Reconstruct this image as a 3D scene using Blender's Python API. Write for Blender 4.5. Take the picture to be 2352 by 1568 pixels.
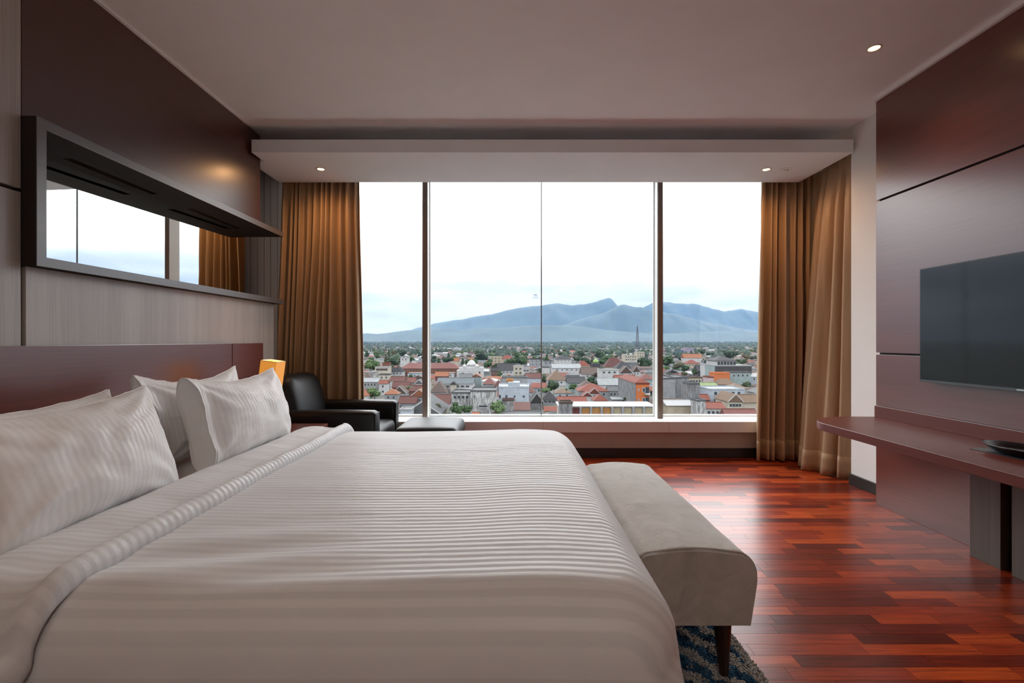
import bpy, bmesh, math, random
import numpy as np
from mathutils import Vector, noise as mnoise

for _o in list(bpy.data.objects):
    bpy.data.objects.remove(_o)
SC = bpy.context.scene
COL = SC.collection
PI = math.pi
random.seed(7)

# ---------------------------------------------------------------- camera
EYE = 1.2                      # eye height above the room floor
FPX = 1080.0                   # focal length in pixels of the 2352 px wide frame
HZ = 781.0                     # horizon row
VX = 1174.0                    # vanishing column
cam_d = bpy.data.cameras.new('camera')
cam_d.sensor_fit = 'HORIZONTAL'
cam_d.sensor_width = 36.0
cam_d.lens = 36.0 * FPX / 2352.0
cam_d.shift_x = (1176.0 - VX) / 2352.0
cam_d.shift_y = (HZ - 784.0) / 2352.0
cam_d.clip_start = 0.05
cam_d.clip_end = 40000.0
cam = bpy.data.objects.new('camera', cam_d)
COL.objects.link(cam)
cam.location = (0, 0, EYE)
cam.rotation_euler = (PI / 2, 0, 0)
SC.camera = cam

# ---------------------------------------------------------------- world: bright overcast sky
SKY = 7.6
HAZE_COL = (0.032, 0.064, 0.128, 1)
FILL_LAMP_E = 24.0  # glow of the assumed, unseen fill lamp
HAZE_DENSITY = 1 / 6200.0
world = bpy.data.worlds.new('overcast_sky')
SC.world = world
world.use_nodes = True
wn = world.node_tree.nodes
wl = world.node_tree.links
wn.clear()
w_out = wn.new('ShaderNodeOutputWorld')
w_bg = wn.new('ShaderNodeBackground')
w_tc = wn.new('ShaderNodeTexCoord')
w_map = wn.new('ShaderNodeMapping')
w_map.inputs['Scale'].default_value = (1.6, 1.6, 7.0)
w_no = wn.new('ShaderNodeTexNoise')
w_no.inputs['Scale'].default_value = 2.3
w_no.inputs['Detail'].default_value = 7.0
w_no.inputs['Roughness'].default_value = 0.52
w_rp = wn.new('ShaderNodeValToRGB')
w_rp.color_ramp.elements[0].position = 0.33
w_rp.color_ramp.elements[0].color = (0.55, 0.578, 0.62, 1)
w_rp.color_ramp.elements[1].position = 0.60
w_rp.color_ramp.elements[1].color = (0.955, 0.975, 1.0, 1)
wl.new(w_tc.outputs['Generated'], w_map.inputs['Vector'])
wl.new(w_map.outputs['Vector'], w_no.inputs['Vector'])
wl.new(w_no.outputs['Fac'], w_rp.inputs['Fac'])
# an overcast dome: paler overhead than at the horizon, all the way round
w_sep = wn.new('ShaderNodeSeparateXYZ')
wl.new(w_tc.outputs['Generated'], w_sep.inputs[0])
w_el = wn.new('ShaderNodeMapRange')
w_el.interpolation_type = 'SMOOTHSTEP'
w_el.inputs['From Min'].default_value = 0.085
w_el.inputs['From Max'].default_value = 0.36
w_el.inputs['To Min'].default_value = 0.102
w_el.inputs['To Max'].default_value = 1.0
wl.new(w_sep.outputs['Z'], w_el.inputs['Value'])
w_mul = wn.new('ShaderNodeMix')
w_mul.data_type = 'RGBA'
w_mul.blend_type = 'MULTIPLY'
w_mul.inputs[0].default_value = 1.0
wl.new(w_rp.outputs['Color'], w_mul.inputs[6])
wl.new(w_el.outputs['Result'], w_mul.inputs[7])
wl.new(w_mul.outputs[2], w_bg.inputs['Color'])
w_bg.inputs['Strength'].default_value = SKY
wl.new(w_bg.outputs['Background'], w_out.inputs['Surface'])

# ---------------------------------------------------------------- exposure
SC.view_settings.view_transform = 'Standard'
SC.view_settings.look = 'None'
SC.view_settings.exposure = 0.22
SC.view_settings.gamma = 1.0
SC.view_settings.use_curve_mapping = False
SC.cycles.use_denoising = True
SC.cycles.max_bounces = 10
SC.cycles.diffuse_bounces = 6
SC.cycles.glossy_bounces = 4
SC.cycles.transmission_bounces = 6
SC.cycles.transparent_max_bounces = 16
SC.cycles.volume_bounces = 0
SC.cycles.sample_clamp_indirect = 6.0
SC.cycles.caustics_reflective = False
SC.cycles.caustics_refractive = False
DOWNLIGHT_W = 17.0

# ---------------------------------------------------------------- helpers
WLOC = {}


def tag(o, label=None, cat=None, group=None, kind=None):
    if label:
        o['label'] = label
    if cat:
        o['category'] = cat
    if group:
        o['group'] = group
    if kind:
        o['kind'] = kind
    return o


def thing(name, loc, label=None, cat=None, group=None, kind=None):
    o = bpy.data.objects.new(name, None)
    o.empty_display_size = 0.1
    COL.objects.link(o)
    o.location = loc
    WLOC[o] = Vector(loc)
    return tag(o, label, cat, group, kind)


def mesh_from(name, verts, faces, smooth=False):
    me = bpy.data.meshes.new(name)
    me.from_pydata([tuple(v) for v in verts], [], [tuple(f) for f in faces])
    if smooth:
        me.polygons.foreach_set('use_smooth', [True] * len(me.polygons))
    me.update()
    return me


def build(name, verts, faces, mat, parent=None, smooth=False, bevel=0.0, seg=2, subsurf=0,
          solid=0.0, attrs=None, center=False):
    """verts in world space; the object's origin goes to the middle of its base"""
    v = np.array(verts, dtype=float)
    lo, hi = v.min(0), v.max(0)
    o = np.array([(lo[0] + hi[0]) / 2, (lo[1] + hi[1]) / 2, (lo[2] + hi[2]) / 2 if center else lo[2]])
    me = mesh_from(name, v - o, faces, smooth)
    if attrs:
        for k, vals in attrs.items():
            a = me.attributes.new(k, 'FLOAT', 'POINT')
            a.data.foreach_set('value', np.array(vals, dtype=np.float32))
    if mat is not None:
        me.materials.append(mat)
    ob = bpy.data.objects.new(name, me)
    COL.objects.link(ob)
    WLOC[ob] = Vector(o)
    if parent is not None:
        ob.parent = parent
        ob.location = Vector(o) - WLOC[parent]
    else:
        ob.location = Vector(o)
    if bevel > 0:
        m = ob.modifiers.new('bevel', 'BEVEL')
        m.width = bevel
        m.segments = seg
        m.limit_method = 'ANGLE'
        m.angle_limit = math.radians(35)
        if seg > 2:
            me.polygons.foreach_set('use_smooth', [True] * len(me.polygons))
            m.harden_normals = True
    if solid:
        m = ob.modifiers.new('thick', 'SOLIDIFY')
        m.thickness = solid
        m.offset = 0
    if subsurf:
        m = ob.modifiers.new('sub', 'SUBSURF')
        m.levels = m.render_levels = subsurf
    return ob


BOXF = [(0, 3, 2, 1), (4, 5, 6, 7), (0, 1, 5, 4), (1, 2, 6, 5), (2, 3, 7, 6), (3, 0, 4, 7)]


def boxv(x0, x1, y0, y1, z0, z1):
    return [(x0, y0, z0), (x1, y0, z0), (x1, y1, z0), (x0, y1, z0),
            (x0, y0, z1), (x1, y0, z1), (x1, y1, z1), (x0, y1, z1)]


def box(name, x0, x1, y0, y1, z0, z1, mat, parent=None, bevel=0.0, seg=2):
    return build(name, boxv(x0, x1, y0, y1, z0, z1), BOXF, mat, parent, bevel=bevel, seg=seg)


class MB:
    """collects shapes into one mesh"""

    def __init__(self):
        self.v, self.f = [], []

    def add(self, verts, faces):
        n = len(self.v)
        self.v.extend(verts)
        self.f.extend([tuple(i + n for i in f) for f in faces])

    def box(self, *a):
        self.add(boxv(*a), BOXF)

    def build(self, name, mat, parent=None, **k):
        return build(name, self.v, self.f, mat, parent, **k)


def lathe(profile, cx, cy, n=32, ex=1.0, ey=1.0):
    """profile: list of (radius, z); closed at both ends with a fan"""
    v, f = [], []
    for r, z in profile:
        for i in range(n):
            a = 2 * PI * i / n
            v.append((cx + r * ex * math.cos(a), cy + r * ey * math.sin(a), z))
    m = len(profile)
    for j in range(m - 1):
        for i in range(n):
            k = (i + 1) % n
            f.append((j * n + i, j * n + k, (j + 1) * n + k, (j + 1) * n + i))
    f.append(tuple(range(n - 1, -1, -1)))
    f.append(tuple((m - 1) * n + i for i in range(n)))
    return v, f


def gridfaces(nu, nv, flip=False, off=0):
    f = []
    for i in range(nu - 1):
        for j in range(nv - 1):
            a, b, c, d = i * nv + j, (i + 1) * nv + j, (i + 1) * nv + j + 1, i * nv + j + 1
            f.append(tuple(off + q for q in ((d, c, b, a) if flip else (a, b, c, d))))
    return f


def fbm(x, y, z=0.0, o=4):
    return mnoise.fractal(Vector((x, y, z)), 1.0, 2.0, o)


def smooth01(t):
    t = min(1.0, max(0.0, t))
    return t * t * (3 - 2 * t)


# ---------------------------------------------------------------- material helpers
def new_mat(name):
    m = bpy.data.materials.new(name)
    m.use_nodes = True
    nt = m.node_tree
    nt.nodes.clear()
    out = nt.nodes.new('ShaderNodeOutputMaterial')
    b = nt.nodes.new('ShaderNodeBsdfPrincipled')
    nt.links.new(b.outputs[0], out.inputs[0])
    return m, nt, b, out


def col4(c):
    return (c[0], c[1], c[2], 1.0)


def node(nt, kind, **props):
    n = nt.nodes.new(kind)
    for k, v in props.items():
        setattr(n, k, v)
    return n


def ramp(nt, stops):
    r = nt.nodes.new('ShaderNodeValToRGB')
    el = r.color_ramp.elements
    while len(el) < len(stops):
        el.new(0.5)
    for e, (p, c) in zip(el, stops):
        e.position = p
        e.color = col4(c)
    return r


def tex_noise(nt, vec, scale, detail=4.0, rough=0.5, distort=0.0):
    n = nt.nodes.new('ShaderNodeTexNoise')
    n.inputs['Scale'].default_value = scale
    n.inputs['Detail'].default_value = detail
    n.inputs['Roughness'].default_value = rough
    n.inputs['Distortion'].default_value = distort
    nt.links.new(vec, n.inputs['Vector'])
    return n


def mapped(nt, scale, loc=(0, 0, 0), rnd=False):
    tc = nt.nodes.new('ShaderNodeTexCoord')
    mp = nt.nodes.new('ShaderNodeMapping')
    mp.inputs['Scale'].default_value = scale
    mp.inputs['Location'].default_value = loc
    src = tc.outputs['Object']
    if rnd:
        oi = nt.nodes.new('ShaderNodeObjectInfo')
        mu = nt.nodes.new('ShaderNodeMath')
        mu.operation = 'MULTIPLY'
        mu.inputs[1].default_value = 37.0
        nt.links.new(oi.outputs['Random'], mu.inputs[0])
        ad = nt.nodes.new('ShaderNodeVectorMath')
        ad.operation = 'ADD'
        nt.links.new(src, ad.inputs[0])
        nt.links.new(mu.outputs[0], ad.inputs[1])
        src = ad.outputs[0]
    nt.links.new(src, mp.inputs['Vector'])
    return mp.outputs['Vector']


def bump(nt, b, height, strength=0.2, dist=0.002):
    bp = nt.nodes.new('ShaderNodeBump')
    bp.inputs['Strength'].default_value = strength
    bp.inputs['Distance'].default_value = dist
    nt.links.new(height, bp.inputs['Height'])
    nt.links.new(bp.outputs[0], b.inputs['Normal'])
    return bp


def plain(name, c, rough=0.6, metal=0.0, var=0.08, scale=3.0, spec=0.5, bmp=0.0):
    m, nt, b, out = new_mat(name)
    v = mapped(nt, (1, 1, 1))
    n = tex_noise(nt, v, scale, 5)
    r = ramp(nt, [(0.3, tuple(x * (1 - var) for x in c)), (0.7, tuple(min(1, x * (1 + var)) for x in c))])
    nt.links.new(n.outputs['Fac'], r.inputs['Fac'])
    nt.links.new(r.outputs['Color'], b.inputs['Base Color'])
    b.inputs['Roughness'].default_value = rough
    b.inputs['Metallic'].default_value = metal
    b.inputs['Specular IOR Level'].default_value = spec
    if bmp:
        n2 = tex_noise(nt, v, 120.0, 3)
        bump(nt, b, n2.outputs['Fac'], bmp, 0.001)
    return m


def wood(name, dark, light, grain, rough=0.42, coat=0.0, fine=1.0, contrast=(0.3, 0.72), spec=0.5):
    """grain: axis the fibres run along ('x','y','z')"""
    m, nt, b, out = new_mat(name)
    s = {'x': (1.2, 70, 70), 'y': (70, 1.2, 70), 'z': (70, 70, 1.2)}[grain]
    s = tuple(q * fine for q in s)
    v = mapped(nt, s)
    n = tex_noise(nt, v, 1.0, 6, 0.62)
    s2 = tuple(q * 0.06 for q in s)
    v2 = mapped(nt, s2, (3, 5, 1))
    n2 = tex_noise(nt, v2, 1.0, 4, 0.5, 0.6)
    mx = node(nt, 'ShaderNodeMath', operation='ADD')
    ml = node(nt, 'ShaderNodeMath', operation='MULTIPLY')
    ml.inputs[1].default_value = 0.5
    a1 = node(nt, 'ShaderNodeMath', operation='MULTIPLY')
    a1.inputs[1].default_value = 0.5
    nt.links.new(n.outputs['Fac'], ml.inputs[0])
    nt.links.new(n2.outputs['Fac'], a1.inputs[0])
    nt.links.new(ml.outputs[0], mx.inputs[0])
    nt.links.new(a1.outputs[0], mx.inputs[1])
    r = ramp(nt, [(contrast[0], dark), (contrast[1], light)])
    nt.links.new(mx.outputs[0], r.inputs['Fac'])
    nt.links.new(r.outputs['Color'], b.inputs['Base Color'])
    b.inputs['Roughness'].default_value = rough
    b.inputs['Coat Weight'].default_value = coat
    b.inputs['Coat Roughness'].default_value = rough * 0.75
    b.inputs['Specular IOR Level'].default_value = spec + 0.5 * coat
    bump(nt, b, n.outputs['Fac'], 0.06, 0.0006)
    return m


# ---------------------------------------------------------------- room materials
M_paint = plain('ceiling_paint', (0.85, 0.84, 0.84), 0.85, var=0.02)
M_raft = plain('bulkhead_paint', (0.78, 0.795, 0.81), 0.8, var=0.02)
M_white = plain('white_wall_paint', (0.76, 0.76, 0.74), 0.8, var=0.02)
M_skirtwall = plain('greige_wall_paint', (0.42, 0.34, 0.29), 0.8, var=0.03)
M_base = plain('dark_baseboard', (0.018, 0.013, 0.011), 0.45)
M_black = plain('black_recess', (0.008, 0.006, 0.006), 0.7)
M_dkwood_y = wood('dark_red_veneer', (0.045, 0.013, 0.009), (0.085, 0.026, 0.017), 'y', 0.34, coat=0.35)
M_dkwood_r = wood('mahogany_veneer', (0.098, 0.024, 0.018), (0.180, 0.046, 0.033), 'y', 0.28, coat=0.65)
M_desk = wood('mahogany_desk_veneer', (0.098, 0.024, 0.018), (0.180, 0.046, 0.033), 'y', 0.36, spec=0.34)
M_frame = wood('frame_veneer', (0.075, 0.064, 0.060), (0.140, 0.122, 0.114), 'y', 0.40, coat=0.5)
M_frame_shade = wood('frame_veneer_shaded', (0.026, 0.021, 0.019), (0.046, 0.037, 0.034), 'y', 0.6, spec=0.08)  # darker copy of the frame veneer, shade painted into the boards
M_groove = wood('grooved_walnut', (0.034, 0.021, 0.015), (0.055, 0.034, 0.023), 'z', 0.8, spec=0.05)
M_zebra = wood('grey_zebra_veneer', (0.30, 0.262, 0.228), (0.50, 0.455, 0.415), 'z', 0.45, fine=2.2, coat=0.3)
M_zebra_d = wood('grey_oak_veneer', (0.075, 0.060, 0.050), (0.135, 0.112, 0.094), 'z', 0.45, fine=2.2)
M_sill = plain('white_sill_stone', (0.72, 0.72, 0.72), 0.25, var=0.02)
M_mull = plain('bronze_aluminium', (0.20, 0.155, 0.125), 0.45, metal=0.2, var=0.03)
M_mullw = plain('white_aluminium', (0.62, 0.64, 0.62), 0.4, var=0.02)
M_silicone = plain('grey_silicone', (0.06, 0.06, 0.055), 0.8, spec=0.1)
M_leather = plain('black_leather', (0.006, 0.006, 0.0065), 0.44, spec=0.3, var=0.15, scale=40, bmp=0.12)
M_leg = wood('dark_leg_wood', (0.022, 0.008, 0.005), (0.055, 0.020, 0.011), 'z', 0.3)
M_chrome = plain('brushed_metal', (0.55, 0.55, 0.55), 0.25, metal=1.0)
M_plastic = plain('white_plastic', (0.75, 0.74, 0.72), 0.45, var=0.01)
M_blackgloss = plain('black_gloss', (0.003, 0.003, 0.0035), 0.16, spec=0.3)
M_bezel = plain('black_bezel', (0.010, 0.010, 0.011), 0.3)


def make_mirror():
    m, nt, b, out = new_mat('mirror_silver')
    b.inputs['Base Color'].default_value = (0.82, 0.87, 0.87, 1)
    b.inputs['Metallic'].default_value = 1.0
    b.inputs['Roughness'].default_value = 0.004
    return m


def make_glass():
    m, nt, b, out = new_mat('clear_window_glass')
    nt.nodes.remove(b)
    tr = nt.nodes.new('ShaderNodeBsdfTransparent')
    tr.inputs['Color'].default_value = (0.975, 0.985, 0.985, 1)
    gl = nt.nodes.new('ShaderNodeBsdfGlossy')
    gl.inputs['Roughness'].default_value = 0.0
    fr = nt.nodes.new('ShaderNodeFresnel')
    fr.inputs['IOR'].default_value = 1.42
    mx = nt.nodes.new('ShaderNodeMixShader')
    nt.links.new(fr.outputs[0], mx.inputs[0])
    nt.links.new(tr.outputs[0], mx.inputs[1])
    nt.links.new(gl.outputs[0], mx.inputs[2])
    nt.links.new(mx.outputs[0], out.inputs[0])
    return m


M_mirror = make_mirror()
M_glass = make_glass()


def make_floor_mat():
    m, nt, b, out = new_mat('merbau_parquet')
    oi = nt.nodes.new('ShaderNodeObjectInfo')
    ge = nt.nodes.new('ShaderNodeNewGeometry')
    ad = node(nt, 'ShaderNodeMath', operation='ADD')
    nt.links.new(oi.outputs['Random'], ad.inputs[0])
    nt.links.new(ge.outputs['Random Per Island'], ad.inputs[1])
    fr = node(nt, 'ShaderNodeMath', operation='FRACT')
    nt.links.new(ad.outputs[0], fr.inputs[0])
    tc = nt.nodes.new('ShaderNodeTexCoord')
    sh = node(nt, 'ShaderNodeMath', operation='MULTIPLY')
    sh.inputs[1].default_value = 61.0
    nt.links.new(fr.outputs[0], sh.inputs[0])
    va = node(nt, 'ShaderNodeVectorMath', operation='ADD')
    nt.links.new(tc.outputs['Object'], va.inputs[0])
    nt.links.new(sh.outputs[0], va.inputs[1])
    mp = nt.nodes.new('ShaderNodeMapping')
    mp.inputs['Scale'].default_value = (5, 95, 5)
    nt.links.new(va.outputs[0], mp.inputs['Vector'])
    n = tex_noise(nt, mp.outputs['Vector'], 1.0, 6, 0.6, 0.4)
    tone = ramp(nt, [(0.0, (0.100, 0.013, 0.007)), (0.30, (0.195, 0.023, 0.009)),
                     (0.65, (0.32, 0.040, 0.011)), (1.0, (0.47, 0.078, 0.017))])
    nt.links.new(fr.outputs[0], tone.inputs['Fac'])
    gr = ramp(nt, [(0.28, (0.42, 0.38, 0.38)), (0.72, (1.35, 1.35, 1.35))])
    nt.links.new(n.outputs['Fac'], gr.inputs['Fac'])
    mx = nt.nodes.new('ShaderNodeMix')
    mx.data_type = 'RGBA'
    mx.blend_type = 'MULTIPLY'
    mx.inputs[0].default_value = 1.0
    nt.links.new(tone.outputs['Color'], mx.inputs[6])
    nt.links.new(gr.outputs['Color'], mx.inputs[7])
    nt.links.new(mx.outputs[2], b.inputs['Base Color'])
    b.inputs['Roughness'].default_value = 0.28
    b.inputs['Specular IOR Level'].default_value = 0.36
    bump(nt, b, n.outputs['Fac'], 0.05, 0.0005)
    return m


M_floor = make_floor_mat()


def make_stripe(name, base, dark, period, rough=0.75, wr=0.25):
    """satin stripe woven into white cotton, driven by the 'stripe' attribute (metres across)"""
    m, nt, b, out = new_mat(name)
    at = nt.nodes.new('ShaderNodeAttribute')
    at.attribute_name = 'stripe'
    mu = node(nt, 'ShaderNodeMath', operation='MULTIPLY')
    mu.inputs[1].default_value = 2 * PI / period
    nt.links.new(at.outputs['Fac'], mu.inputs[0])
    sn = node(nt, 'ShaderNodeMath', operation='SINE')
    nt.links.new(mu.outputs[0], sn.inputs[0])
    mr = nt.nodes.new('ShaderNodeMapRange')
    mr.inputs['From Min'].default_value = -0.35
    mr.inputs['From Max'].default_value = 0.35
    nt.links.new(sn.outputs[0], mr.inputs['Value'])
    mx = nt.nodes.new('ShaderNodeMix')
    mx.data_type = 'RGBA'
    mx.inputs[6].default_value = col4(base)
    mx.inputs[7].default_value = col4(dark)
    nt.links.new(mr.outputs[0], mx.inputs[0])
    nt.links.new(mx.outputs[2], b.inputs['Base Color'])
    # the stripe is mostly a change of weave: satin bands shine, plain bands do not
    for sock, lo_, hi_ in (('Roughness', rough * 0.62, 0.95), ('Specular IOR Level', 0.42, 0.08)):
        q = nt.nodes.new('ShaderNodeMapRange')
        q.inputs['To Min'].default_value = lo_
        q.inputs['To Max'].default_value = hi_
        nt.links.new(mr.outputs[0], q.inputs['Value'])
        nt.links.new(q.outputs[0], b.inputs[sock])
    b.inputs['Sheen Weight'].default_value = 0.15
    v = mapped(nt, (7, 11, 11))
    n = tex_noise(nt, v, 1.0, 5, 0.55, 0.4)
    bump(nt, b, n.outputs['Fac'], wr, 0.02)
    return m


M_duvet = make_stripe('white_satin_stripe', (0.66, 0.658, 0.664), (0.605, 0.603, 0.611), 0.0295, wr=0.12)
M_pillow = make_stripe('pillowcase_satin_stripe', (0.79, 0.775, 0.765), (0.755, 0.742, 0.734), 0.024, wr=0.10)
M_sheet = plain('white_sheet', (0.78, 0.75, 0.73), 0.8, var=0.03, bmp=0.03)


def make_velvet():
    m, nt, b, out = new_mat('beige_velvet')
    v = mapped(nt, (1, 1, 1))
    n = tex_noise(nt, v, 9.0, 5, 0.6, 1.2)
    n2 = tex_noise(nt, mapped(nt, (140, 45, 90)), 1.0, 4, 0.6, 1.0)
    r = ramp(nt, [(0.3, (0.37, 0.335, 0.295)), (0.7, (0.50, 0.46, 0.415))])
    nt.links.new(n.outputs['Fac'], r.inputs['Fac'])
    nt.links.new(r.outputs['Color'], b.inputs['Base Color'])
    b.inputs['Roughness'].default_value = 0.9
    b.inputs['Sheen Weight'].default_value = 0.6
    b.inputs['Sheen Roughness'].default_value = 0.45
    b.inputs['Specular IOR Level'].default_value = 0.15
    bump(nt, b, n2.outputs['Fac'], 0.55, 0.006)
    return m


M_velvet = make_velvet()


def make_curtain_mat():
    m, nt, b, out = new_mat('gold_brown_satin_curtain')
    v = mapped(nt, (500, 500, 60))
    n = tex_noise(nt, v, 1.0, 3)
    r = ramp(nt, [(0.3, (0.37, 0.245, 0.145)), (0.7, (0.42, 0.285, 0.172))])
    nt.links.new(n.outputs['Fac'], r.inputs['Fac'])
    nt.links.new(r.outputs['Color'], b.inputs['Base Color'])
    b.inputs['Roughness'].default_value = 0.42
    b.inputs['Sheen Weight'].default_value = 0.2
    b.inputs['Sheen Tint'].default_value = (1.0, 0.8, 0.5, 1)
    b.inputs['Specular IOR Level'].default_value = 0.35
    return m


M_curtain = make_curtain_mat()


def emitter(name, c, strength):
    m, nt, b, out = new_mat(name)
    b.inputs['Base Color'].default_value = col4(c)
    b.inputs['Emission Color'].default_value = col4(c)
    b.inputs['Emission Strength'].default_value = strength
    return m


M_bulb = emitter('warm_bulb', (1.0, 0.62, 0.28), 9.0)


def make_shade():
    m, nt, b, out = new_mat('warm_fabric_shade')
    v = mapped(nt, (300, 300, 25))
    n = tex_noise(nt, v, 1.0, 3)
    r = ramp(nt, [(0.3, (1.0, 0.34, 0.035)), (0.7, (1.0, 0.42, 0.06))])
    nt.links.new(n.outputs['Fac'], r.inputs['Fac'])
    nt.links.new(r.outputs['Color'], b.inputs['Emission Color'])
    b.inputs['Base Color'].default_value = (0.42, 0.20, 0.07, 1)
    b.inputs['Emission Strength'].default_value = 0.50
    b.inputs['Roughness'].default_value = 0.9
    return m


M_shade = make_shade()
# ================================================================ ROOM SHELL
CEIL = 2.97
XR = 2.835          # white right wall
XP = 2.667          # face of the right wood panelling
XL = -2.16          # face of the left panelling
XLW = -2.47         # wall behind the left panelling
YG = 5.08           # window glass
YB = -2.4           # wall behind the camera

# ---- floor: base slab plus parquet strips
floor_t = thing('floor', (0, 1.3, 0), kind='structure')
box('floor_base', XLW - 0.2, 3.4, YB - 0.1, YG + 0.1, -0.15, -0.012, M_base, floor_t)
SW = 0.0655
lens_ = [0.26, 0.32, 0.38, 0.44, 0.50]
strip_mesh = []
for L in lens_:
    g = 0.0006
    me = mesh_from('plank', boxv(-L / 2 + g, L / 2 - g, -SW / 2 + g, SW / 2 - g, -0.012, 0.0), BOXF)
    me.materials.append(M_floor)
    strip_mesh.append(me)
rs = random.Random(3)
spare = MB()
cands = []
ny = int((YG - YB) / SW)
for j in range(ny):
    y = YB + (j + 0.5) * SW
    x = XLW - rs.random() * 0.4
    while x < 3.3:
        k = rs.randrange(5)
        cands.append((x + lens_[k] / 2, y, k))
        x += lens_[k]


def _seen(c):
    x, y, k = c
    if y < 1.45 or y > 4.8:
        return False
    px, py = VX + x * FPX / y, HZ + EYE * FPX / y
    if py > 1600 or px > 2420 or px < 1360:
        return False
    if x > XP + 0.1:
        return False
    if x + lens_[k] / 2 < 0.80 and y < 2.75:
        return False
    return x > 0.3


vis = sorted([c for c in cands if _seen(c)], key=lambda c: c[1])
chosen = set(vis[:298])
for c in cands:
    x, y, k = c
    if c in chosen:
        o = bpy.data.objects.new('plank', strip_mesh[k])
        COL.objects.link(o)
        o.parent = floor_t
        o.location = Vector((x, y, 0)) - WLOC[floor_t]
    else:
        L = lens_[k]
        g = 0.0006
        spare.box(x - L / 2 + g, x + L / 2 - g, y - SW / 2 + g, y + SW / 2 - g, -0.012, 0.0)
o = spare.build('parquet_strips', M_floor, floor_t)
o['kind'] = 'stuff'

# ---- ceiling with the dropped bulkhead in front of the window
ceil_t = thing('ceiling', (0, 1.3, CEIL), kind='structure')
box('ceiling_slab', XLW - 0.2, 3.4, YB - 0.1, YG + 0.06, CEIL, CEIL + 0.2, M_paint, ceil_t)
mb = MB()
YF, YK, ZS0, ZS1 = 3.863, 4.60, 2.742, 2.849
mb.add([(-2.135, YF, ZS0), (2.815, YF, ZS0), (2.815, YK, ZS0), (-2.27, YK, ZS0), (-2.27, 4.06, ZS0), (-2.135, 4.06, ZS0),
        (-2.135, YF, ZS1), (2.815, YF, ZS1), (2.815, YK, ZS1), (-2.27, YK, ZS1), (-2.27, 4.06, ZS1), (-2.135, 4.06, ZS1)],
       [(0, 5, 4, 3, 2, 1), (6, 7, 8, 9, 10, 11), (0, 1, 7, 6), (1, 2, 8, 7), (2, 3, 9, 8), (3, 4, 10, 9), (4, 5, 11, 10), (5, 0, 6, 11)])
mb.build('dropped_bulkhead', M_raft, ceil_t, bevel=0.004)
mb = MB()
for hx in (-1.5, 0.3, 2.1):
    mb.box(hx - 0.05, hx + 0.05, 4.45, 4.55, ZS1 - 0.002, CEIL + 0.002)
mb.build('bulkhead_hanger', M_raft, ceil_t)
# thin shadow-gap moulding along both side walls
box('ceiling_moulding', XL - 0.002, XL + 0.018, YB, 3.86, CEIL - 0.012, CEIL, M_paint, ceil_t)
box('ceiling_moulding', XP - 0.02, XP + 0.17, YB, 3.44, CEIL - 0.03, CEIL, M_paint, ceil_t)

# ---- left wall: plain wall behind, veneer panels in front
wl_t = thing('wall_left', (XLW, 1.3, 0), kind='structure')
box('wall_core', XLW - 0.2, XLW, YB, YG + 0.2, 0, CEIL, M_black, wl_t)
box('dark_upper_panel', XLW, XL, 2.074, 4.05, 2.19, CEIL - 0.012, M_dkwood_y, wl_t, bevel=0.002)
box('light_lower_panel', XLW, XL, 2.092, 4.28, 0.0, 1.529, M_zebra, wl_t, bevel=0.002)
box('light_side_panel', XLW, XL, 0.2, 2.072, 1.868, CEIL - 0.012, M_zebra, wl_t, bevel=0.002)
box('light_side_panel', XLW, XL, 0.2, 2.072, 0.0, 1.852, M_zebra, wl_t, bevel=0.002)
box('light_side_panel', XLW, XL, YB, 0.19, 0.0, CEIL - 0.012, M_zebra, wl_t, bevel=0.002)
gy = [4.05, 4.313, 4.435, 4.557, 4.678, 4.805, 4.948, YG]
for a, b_ in zip(gy[:-1], gy[1:]):
    box('walnut_board', XLW, XLW + 0.012, a + 0.0025, b_ - 0.0025, 0, CEIL, M_groove, wl_t, bevel=0.002)

# ---- right wall: white wall, veneer panels
wr_t = thing('wall_right', (XR, 1.3, 0), kind='structure')
box('white_wall', XR, XR + 0.25, YB, 3.895, 0, CEIL, M_white, wr_t)
box('panel_backing', XP + 0.025, XR, YB, 3.420, 0, CEIL - 0.04, M_white, wr_t)
for z0, z1, mt in ((2.218, 2.938, M_dkwood_r), (1.110, 2.204, M_dkwood_r), (0.7255, 1.096, M_dkwood_r), (0.0, 0.7235, M_dkwood_r)):
    box('wood_panel', XP, XP + 0.03, YB, 3.437, z0, z1, mt, wr_t, bevel=0.0015)
for zc in (2.211, 1.103):
    box('groove_strip', XP + 0.018, XP + 0.026, YB, 3.425, zc - 0.007, zc + 0.007, M_black, wr_t)
# wall beyond the pillar, wrapping round the corner behind the curtains
box('corner_return', XR, 3.25, 3.895, 3.92, 0, CEIL, M_white, wr_t)
box('corner_parapet', 3.10, 3.30, 3.92, YG + 0.15, 0, 0.378, M_white, wr_t)
box('corner_header', 3.10, 3.30, 3.92, YG + 0.15, 2.80, CEIL, M_white, wr_t)

bb = thing('baseboard_right', (XR, 3.7, 0), kind='structure')
box('skirting', XR - 0.015, XR, 3.44, 3.93, 0, 0.09, M_base, bb, bevel=0.003)
box('screw_cap', XR - 0.0175, XR - 0.0145, 3.86, 3.872, 0.045, 0.057, M_bezel, bb)

# ---- window wall: parapet, sill, header
ww = thing('wall_window', (0.3, 4.9, 0), kind='structure')
box('parapet', XLW, 3.10, 4.80, YG + 0.15, 0.098, 0.268, M_skirtwall, ww)
bb = thing('baseboard_window', (0.3, 4.8, 0), kind='structure')
box('skirting', XLW, 3.1, 4.785, 4.81, 0, 0.100, M_base, bb, bevel=0.003)

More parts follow.
